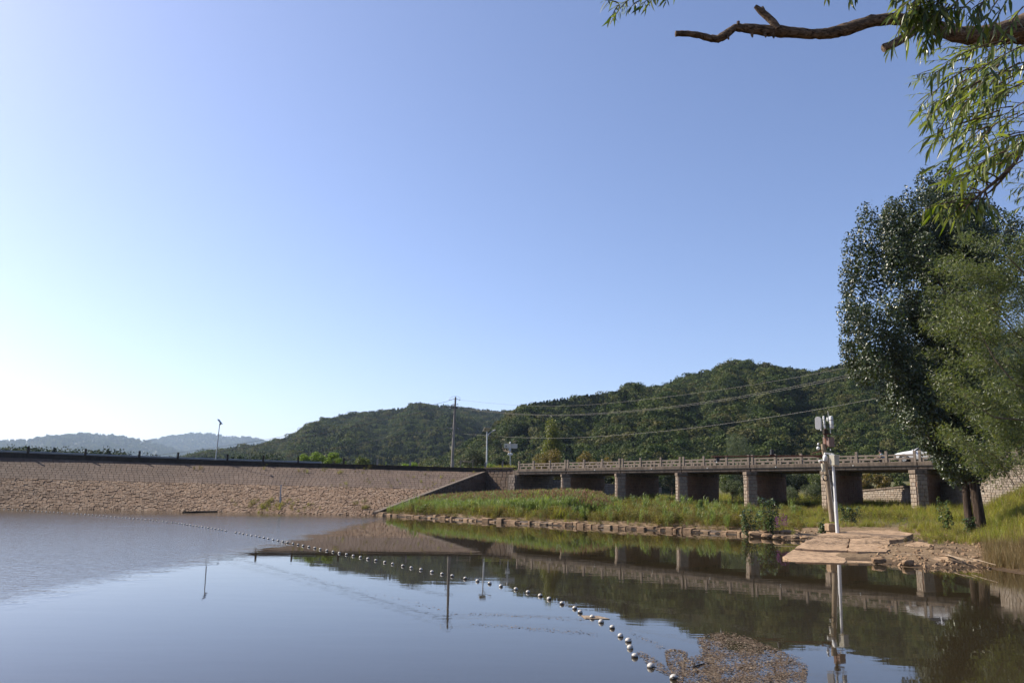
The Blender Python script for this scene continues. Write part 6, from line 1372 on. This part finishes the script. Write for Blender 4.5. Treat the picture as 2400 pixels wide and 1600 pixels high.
# sprays: main cluster
lx = lambda y: np.interp(y, [60, 110, 170, 230, 300, 350, 400, 450, 500, 540], [2175, 2185, 2140, 2165, 2150, 2170, 2190, 2215, 2180, 2215])
for k in range(70):
    y = rr.uniform(80, 385); x0 = rr.uniform(2250, 2450) if k % 3 else rr.uniform(2330, 2450); Y0 = rr.uniform(2.9, 3.9); ln = rr.uniform(70, 170); ang = rr.uniform(2.2, 3.7)
    x1 = max(x0 + math.cos(ang) * ln, lx(y) + rr.uniform(0, 25)); y1 = min(y + abs(math.sin(ang)) * ln * 0.7 + rr.uniform(10, 55), 425); twig((x0, y), (x1, y1), Y0, Y0 + rr.uniform(-0.2, 0.2))
# lower bare branch and its tuft
tw.tube([nw(x, y, 3.05) for x, y in ((2420, 310), (2397, 348), (2376, 386), (2340, 420), (2308, 446), (2285, 466), (2262, 480))], [0.011, 0.0095, 0.008, 0.007, 0.006, 0.005, 0.003], 7)
tw.tube([nw(x, y, 3.05) for x, y in ((2376, 386), (2345, 425), (2322, 448), (2312, 455))], [0.006, 0.005, 0.004, 0.003], 6)
for x0, y0, x1, y1 in ((2320, 440, 2280, 395), (2300, 450, 2230, 430), (2300, 452, 2215, 468), (2285, 465, 2190, 485), (2270, 475, 2160, 492), (2290, 462, 2250, 510), (2300, 455, 2290, 500), (2270, 478, 2230, 505), (2310, 450, 2325, 505), (2250, 482, 2215, 512), (2280, 470, 2260, 500), (2330, 432, 2270, 420), (2290, 462, 2255, 450), (2310, 448, 2300, 500), (2340, 418, 2300, 400), (2250, 480, 2200, 500), (2262, 478, 2240, 515)): twig((x0, y0), (x1, y1), 3.05, 3.05 + rr.uniform(-0.12, 0.12), 0.088, 0.016)
# leaves around the limb and the ones reaching in from above the frame
for k in range(30): x0 = rr.uniform(2150, 2420); twig((x0, rr.uniform(-60, 20)), (x0 - rr.uniform(20, 90), rr.uniform(20, 120)), 3.3, 3.2, 0.10)
for x0, y0, x1, y1 in ((1600, -40, 1450, 12), (1480, -5, 1440, 40), (1500, 2, 1475, 22), (1560, -20, 1520, 8), (1450, 8, 1418, 2), (1450, 12, 1430, 48), (1580, -30, 1560, 4), (1530, -12, 1505, 16), (1950, -60, 1935, -4), (1985, -60, 1990, 2), (2000, -50, 2005, -6), (2115, -60, 2100, 4), (2130, -60, 2118, 6), (2110, -40, 2095, 2)): twig((x0, y0), (x1, y1), 3.6, 3.5, 0.082, 0.017)
# finer sprays farther back on the same tree
for k in range(60):
    y = rr.uniform(90, 330); x0 = rr.uniform(2180, 2430); Y0 = rr.uniform(6.0, 7.2); twig((x0, y), (max(x0 - rr.uniform(30, 95), np.interp(y, [90, 190, 260, 330], [2170, 2098, 2135, 2180])), y + rr.uniform(-15, 45)), Y0, Y0, 0.085, 0.022, 0.004, 0.05)
for k in range(10): y = rr.uniform(395, 480); twig((2440, y), (rr.uniform(2355, 2390), y + rr.uniform(-10, 30)), 7.0, 7.0, 0.085, 0.018)
tw.build('twig', M_NBARK, near, True, rel=org)
off = Matrix.Translation(-Vector(tuple(org)))
def leaf_size(M):
    x, y = to_px(M.translation); return (M.col[0].to_3d().length / (M.translation - Vector(tuple(CAM))).length) if (0 < x < 2400 and 0 < y < 1600) else 0
order = sorted(range(len(leafM)), key=lambda i: -leaf_size(leafM[i]))
for i in order[:300]: o = new('leaf', HM[i % 4], near); o.matrix_basis = off @ leafM[i]
V = []; F = []; b = 0
for i in order[300:]:
    v, f = HL[i % 4]; A_ = np.array(off @ leafM[i]); V.append(v @ A_[:3, :3].T + A_[:3, 3]); F.append(f + b); b += len(v)
o = new('foliage', np_mesh('foliage', np.vstack(V), np.vstack(F), M_LEAF_NEAR, True), near); o['kind'] = 'stuff'

# ================================================================== BUOYS AND FLOATING THINGS
bu = [(x / 2.613, 1150 + y / 2.613) for x, y in ((25, 112), (52, 114), (78, 114), (105, 116), (133, 118), (158, 119), (183, 121), (208, 122), (233, 124), (257, 126), (282, 127), (306, 129), (330, 130), (354, 131), (378, 133), (426, 136), (449, 138), (473, 140), (497, 142), (519, 144), (543, 146), (566, 147), (589, 149), (611, 151), (633, 153), (656, 155), (680, 157), (704, 159), (727, 161), (750, 163), (772, 165), (795, 167), (818, 169), (842, 171), (866, 173), (890, 176), (917, 178), (938, 181), (960, 183), (997, 187), (1020, 190), (1053, 193), (1076, 196), (1095, 199), (1112, 201), (1128, 204), (1146, 207), (1165, 209), (1184, 212), (1202, 215), (1219, 218), (1238, 220), (1257, 223), (1275, 226), (1297, 229), (1319, 232), (1340, 236), (1360, 240), (1382, 245), (1444, 255), (1467, 259), (1490, 264), (1515, 268), (1539, 273))]
bu += [(600 + x / 3.92, 1240 + y / 3.92) for x, y in ((0, 62), (33, 68), (73, 78), (114, 87), (158, 95), (202, 103), (246, 112), (289, 121), (339, 131), (385, 141), (432, 151), (485, 161), (539, 172), (590, 183), (651, 195), (707, 207), (765, 218), (831, 231), (893, 244), (960, 257), (1028, 271), (1101, 286), (1183, 302), (1255, 318), (1349, 336), (1426, 353), (1515, 370), (1616, 391), (1709, 410), (1802, 429), (1922, 453))]
bu += [(1100 + x / 3.92, 1320 + y / 3.92) for x, y in ((75, 160), (187, 183), (290, 208), (427, 235), (538, 263), (651, 295), (733, 325), (851, 368), (968, 410), (1018, 448), (1129, 494), (1211, 536), (1313, 588), (1389, 665), (1461, 710), (1477, 772), (1520, 852), (1668, 945), (1878, 1052))]
t = NT('dirty_white_shaded_float'); ob = t.objcoord(); sx = t.node('ShaderNodeSeparateXYZ'); t.link(ob, sx.inputs[0]); nz_ = t.noise(45, 5, 0.7, ob); nz2 = t.noise(18, 4, 0.6, t.pos())
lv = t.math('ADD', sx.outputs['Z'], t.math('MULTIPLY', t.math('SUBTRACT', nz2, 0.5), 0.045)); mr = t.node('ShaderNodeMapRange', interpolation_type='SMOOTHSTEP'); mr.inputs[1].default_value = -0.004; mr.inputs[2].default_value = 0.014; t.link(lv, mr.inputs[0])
wh = t.ramp(nz_, [(0.3, (0.36, 0.33, 0.29)), (0.6, (0.54, 0.51, 0.46))]); t.link(t.mix(mr.outputs[0], (0.055, 0.042, 0.03), wh), t.b.inputs['Base Color']); t.b.inputs['Roughness'].default_value = 0.45; t.bump(nz_, 0.2, 0.002)  # dark lower half: grime, with the shade of the underside painted into the colour
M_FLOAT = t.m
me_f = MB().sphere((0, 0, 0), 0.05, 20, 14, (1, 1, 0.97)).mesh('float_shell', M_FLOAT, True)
me_h = MB().tube([(0, -0.044, 0), (0, -0.0505, 0)], [0.013, 0.012], 12).mesh('float_hole', M_DARK)
me_k = MB().sphere((0, -0.046, -0.012), 0.012, 8, 6, (1.6, 0.8, 0.8)).mesh('rope_knot', M_DARK, True)
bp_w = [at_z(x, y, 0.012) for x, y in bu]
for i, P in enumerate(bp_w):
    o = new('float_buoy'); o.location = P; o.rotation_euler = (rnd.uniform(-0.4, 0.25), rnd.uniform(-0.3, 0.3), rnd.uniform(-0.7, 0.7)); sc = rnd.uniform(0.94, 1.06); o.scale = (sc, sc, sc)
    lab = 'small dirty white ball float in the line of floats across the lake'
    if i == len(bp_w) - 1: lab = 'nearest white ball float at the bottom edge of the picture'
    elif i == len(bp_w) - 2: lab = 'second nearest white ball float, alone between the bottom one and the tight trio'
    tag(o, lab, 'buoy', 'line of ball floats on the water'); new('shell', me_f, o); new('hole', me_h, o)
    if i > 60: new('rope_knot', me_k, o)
mb = MB(); pr = bp_w + [at_z(1700, 1680, 0)]
mb.tube([np.array([p_[0], p_[1], -0.012]) for p_ in pr], 0.008, 5); tag(mb.build('float_rope', M_WIREDARK), 'dark rope threading the ball floats together', 'rope')
# floating mat of leaves and twigs
M_DEB = m_stone('floating_leaf_litter', [(0.06, 0.035, 0.02), (0.14, 0.09, 0.05), (0.20, 0.14, 0.09), (0.10, 0.06, 0.035), (0.26, 0.21, 0.15)], dirt_amt=0.1, bump=0.2)
r = np.random.default_rng(222); C = []
mat_poly = np.array([(1632, 1492), (1660, 1484), (1690, 1479), (1735, 1482), (1757, 1494), (1800, 1510), (1850, 1530), (1882, 1541), (1870, 1546), (1895, 1556), (1890, 1600), (1880, 1640), (1600, 1640), (1604, 1600), (1590, 1550), (1600, 1545), (1640, 1530)])
def add_area(poly, n, dens):
    x0, y0 = poly.min(0); x1, y1 = poly.max(0)
    X = r.uniform(x0, x1, n); Y = r.uniform(y0, y1, n); d = poly_sd(X, Y, poly)
    for x, y, dd in zip(X, Y, d):
        if dd < 0 and r.random() < dens(x, y, -dd): C.append(at_z(x, y, 0.003))
def dens(x, y, dd):
    k = 0.44 + 0.32 * math.sin(x * 0.05 + y * 0.11) * math.cos(y * 0.09 - x * 0.03) + 0.3 * max(0, 1 - dd / 6)
    k += 0.7 * math.exp(-((x - (1645 + (y - 1500) * 0.42)) / 9) ** 2); k += 0.5 * math.exp(-((y - (1488 + (x - 1690) * 0.24)) / 5) ** 2)
    return min(1, max(0.04, k)) * min(1.0, 0.12 + dd / (10 + 7 * math.sin(x * 0.21) * math.cos(y * 0.33)))
add_area(mat_poly, 52000, dens)
add_area(np.array([(1558, 1525), (1580, 1519), (1612, 1528), (1608, 1548), (1600, 1600), (1590, 1600), (1565, 1560)]), 5000, lambda x, y, d_: 0.3 + 0.4 * (d_ < 4))
add_area(np.array([(1492, 1527), (1510, 1528), (1545, 1548), (1578, 1580), (1570, 1584), (1530, 1565), (1500, 1540)]), 3000, lambda x, y, d_: 0.45)
for (xa, ya, xb, yb, m_) in ((1100, 1437, 1380, 1452, 160), (1100, 1460, 1400, 1486, 200), (700, 1345, 1080, 1440, 140), (1310, 1410, 1345, 1422, 60), (1480, 1480, 1560, 1520, 60)):
    for _ in range(m_): q = r.random(); C.append(at_z(lerp(xa, xb, q) + r.normal() * 6, lerp(ya, yb, q) + r.normal() * 2.2, 0.002))
C = np.array(C); n = len(C); D = flat_dirs(n, r); N = np.stack([r.normal(size=n) * 0.25, r.normal(size=n) * 0.25, np.ones(n)], 1); C[:, 2] += r.random(n) * 0.008
V, F = leaf_arrays(C, D, N, r.uniform(0.014, 0.06, n), r.uniform(0.007, 0.024, n)); o = new('floating_debris', np_mesh('floating_debris', V, F, M_DEB)); tag(o, 'brown mat of leaves and twigs floating near the nearest floats', 'debris', kind='stuff')
# floating board, stick and log
def log_thing(name, pa, pb, ra, rb, mat, label, cat, z=0.02, n=8):
    a, b_ = at_z(*pa, z), at_z(*pb, z); c = (a + b_) / 2; o = MB().tube([lerp(a, b_, q) + np.array([0, 0, 0.3 * ra * math.sin(q * 5)]) for q in np.linspace(0, 1, 7)], [lerp(ra, rb, q) * rnd.uniform(0.9, 1.1) for q in np.linspace(0, 1, 7)], n, jit=0.08).build(name, mat, None, True, rel=c); o.location = c; return tag(o, label, cat)
M_DRIFT = m_bark('driftwood', (0.16, 0.11, 0.07), (0.38, 0.30, 0.22), (6, 6, 6), 0.5, 0.01); M_WETLOG = m_bark('wet_black_log', (0.012, 0.011, 0.01), (0.04, 0.035, 0.03), (4, 4, 4), 0.5, 0.01)
log_thing('floating_log', (428, 1200), (508, 1198), 0.05, 0.085, M_WETLOG, 'black wet log floating just below the dam', 'log', 0.03)
log_thing('floating_stick', (735, 1199), (772, 1201), 0.05, 0.03, M_WETLOG, 'short dark stick floating near the dam foot', 'stick', 0.02)
log_thing('floating_stick', (1625, 1563), (1650, 1553), 0.014, 0.008, M_WETLOG, 'small dark stick lying in the floating leaf mat', 'stick', 0.012)
P4 = [at_z(x, y, 0.012) for x, y in ((1362, 1441), (1402, 1442), (1429, 1449), (1372, 1448))]; c = sum(P4) / 4; o = MB().add([p_ - c for p_ in P4] + [p_ - c - np.array([0, 0, 0.03]) for p_ in P4], [(0, 1, 2, 3), (7, 6, 5, 4)] + [(i, (i + 1) % 4, 4 + (i + 1) % 4, 4 + i) for i in range(4)]).build('floating_board', M_DRIFT); o.location = c; tag(o, 'flat brown board floating behind the line of floats', 'board')
# driftwood on the bank
for k, (pa, pb, ra, lb) in enumerate((((2113, 1296), (2165, 1300), 0.022, 'thin pale stick on the mud right of the ramp'), ((2140, 1284), (2215, 1296), 0.03, 'long pale branch lying across the broken slabs'), ((2200, 1293), (2260, 1312), 0.035, 'bleached branch running down the bank to the water'), ((2215, 1300), (2285, 1315), 0.025, 'thin bleached reed stalk beside the bank branch'), ((2275, 1308), (2335, 1323), 0.02, 'pale reed stalk at the foot of the dry reeds'), ((2285, 1322), (2370, 1328), 0.025, 'floating pale reed stalk along the right shore'), ((1352, 1214), (1347, 1238), 0.03, 'pale forked stick standing against the low wall'), ((1790, 1230), (1885, 1231), 0.03, 'thin pale pole lying behind the broken blocks'), ((1815, 1253), (1880, 1256), 0.03, 'short bleached log among the broken blocks'))):
    log_thing('driftwood', pa, pb, ra, ra * 0.5, M_DRIFT, lb, 'driftwood', 0.28 if k not in (5, 6) else 0.05)
r = np.random.default_rng(404); C = []
for _ in range(2600):   # washed up twigs in lines on the ramp and the bank
    x = r.uniform(1890, 2260); y = (1259 if r.random() < 0.5 else 1271) + r.normal() * 3.5 + (max(0, x - 2090) * 0.16); q = ramp_pt(x, y, 0.112 + (0.03 if x > 2090 else 0)); g = float(ground_z(q[0], q[1])); q[2] = max(q[2], g + 0.012); C.append(q)
for _ in range(900): s_ = r.random(); q = wl_f(s_) + np.array([r.uniform(0.1, 0.5), r.uniform(0.1, 0.5), 0]); q[2] = 0.40; C.append(q)
C = np.array(C); n = len(C); a = r.normal(size=n) * 0.5; D = np.stack([np.cos(a), np.sin(a), np.zeros(n)], 1); V, F = leaf_arrays(C, D, np.stack([np.zeros(n), np.zeros(n), np.ones(n)], 1) + r.normal(size=(n, 3)) * 0.2, r.uniform(0.05, 0.3, n), r.uniform(0.008, 0.025, n)); o = new('twig_litter', np_mesh('twig_litter', V, F, m_stone('twig_litter', [(0.05, 0.035, 0.025), (0.12, 0.085, 0.06), (0.30, 0.25, 0.2)], dirt_amt=0.1))); tag(o, 'dark washed up twigs lying in lines across the ramp', 'debris', kind='stuff')
PP = []; r = np.random.default_rng(515)
for _ in range(1500):
    x = r.uniform(2040, 2330); y = r.uniform(1268, 1336); q = at_z(x, y, 0.2); q[2] = float(ground_z(q[0], q[1]))
    if q[2] > 0.0: PP.append(q)
for _ in range(420):
    x = r.uniform(1795, 1915); y = r.uniform(1243, 1266); q = at_z(x, y, 0.2); q[2] = float(ground_z(q[0], q[1]))
    if q[2] > -0.02: PP.append(q)
PP = np.array(PP); n = len(PP); sz = 0.04 + 0.16 * r.random(n) ** 3.5
scatter('pebbles', PP, np.stack([r.random(n), r.random(n), r.random(n) * 6], 1), np.stack([sz * 1.3, sz, sz * 0.8], 1), r.integers(0, 5, n), ROCKS, 'small stones and clods strewn over the muddy bank', 'pebbles')
P = at_z(2309, 1323, 0.03); o = MB().tube([(math.cos(a) * 0.19, math.sin(a) * 0.16, 0) for a in np.linspace(0, 6.283, 20)], 0.022, 6, False).build('white_ring', M_WHITEMETAL, None, True); o.location = P; tag(o, 'white plastic ring lying at the right shore', 'ring')
P = at_z(2395, 1326, 0.12); o = MB().box((0, 0, 0), (0.5, 0.4, 0.22), rz=0.2).build('foam_block', M_WHITEMETAL, None, False, None, 0.03); o.location = P; tag(o, 'white foam block at the right edge of the shore', 'foam')

# ================================================================== one reflectance level for all surfaces, set against the picture's exposure
LEVEL = 0.8
for mt in bpy.data.materials:
    if not mt.use_nodes or mt.name in ('lake_water', 'solar_cells', 'thin_haze'): continue
    for nd in list(mt.node_tree.nodes):
        if nd.type in ('BSDF_PRINCIPLED', 'BSDF_TRANSLUCENT'):
            sk = nd.inputs['Base Color'] if nd.type == 'BSDF_PRINCIPLED' else nd.inputs['Color']
            if sk.is_linked:
                src = sk.links[0].from_socket; mx = mt.node_tree.nodes.new('ShaderNodeMix'); mx.data_type = 'RGBA'; mx.blend_type = 'MULTIPLY'; mx.inputs[0].default_value = 1.0
                mx.inputs[7].default_value = (LEVEL, LEVEL, LEVEL, 1); mt.node_tree.links.new(src, mx.inputs[6]); mt.node_tree.links.new(mx.outputs[2], sk)
            else: sk.default_value = [v * LEVEL for v in sk.default_value[:3]] + [1]
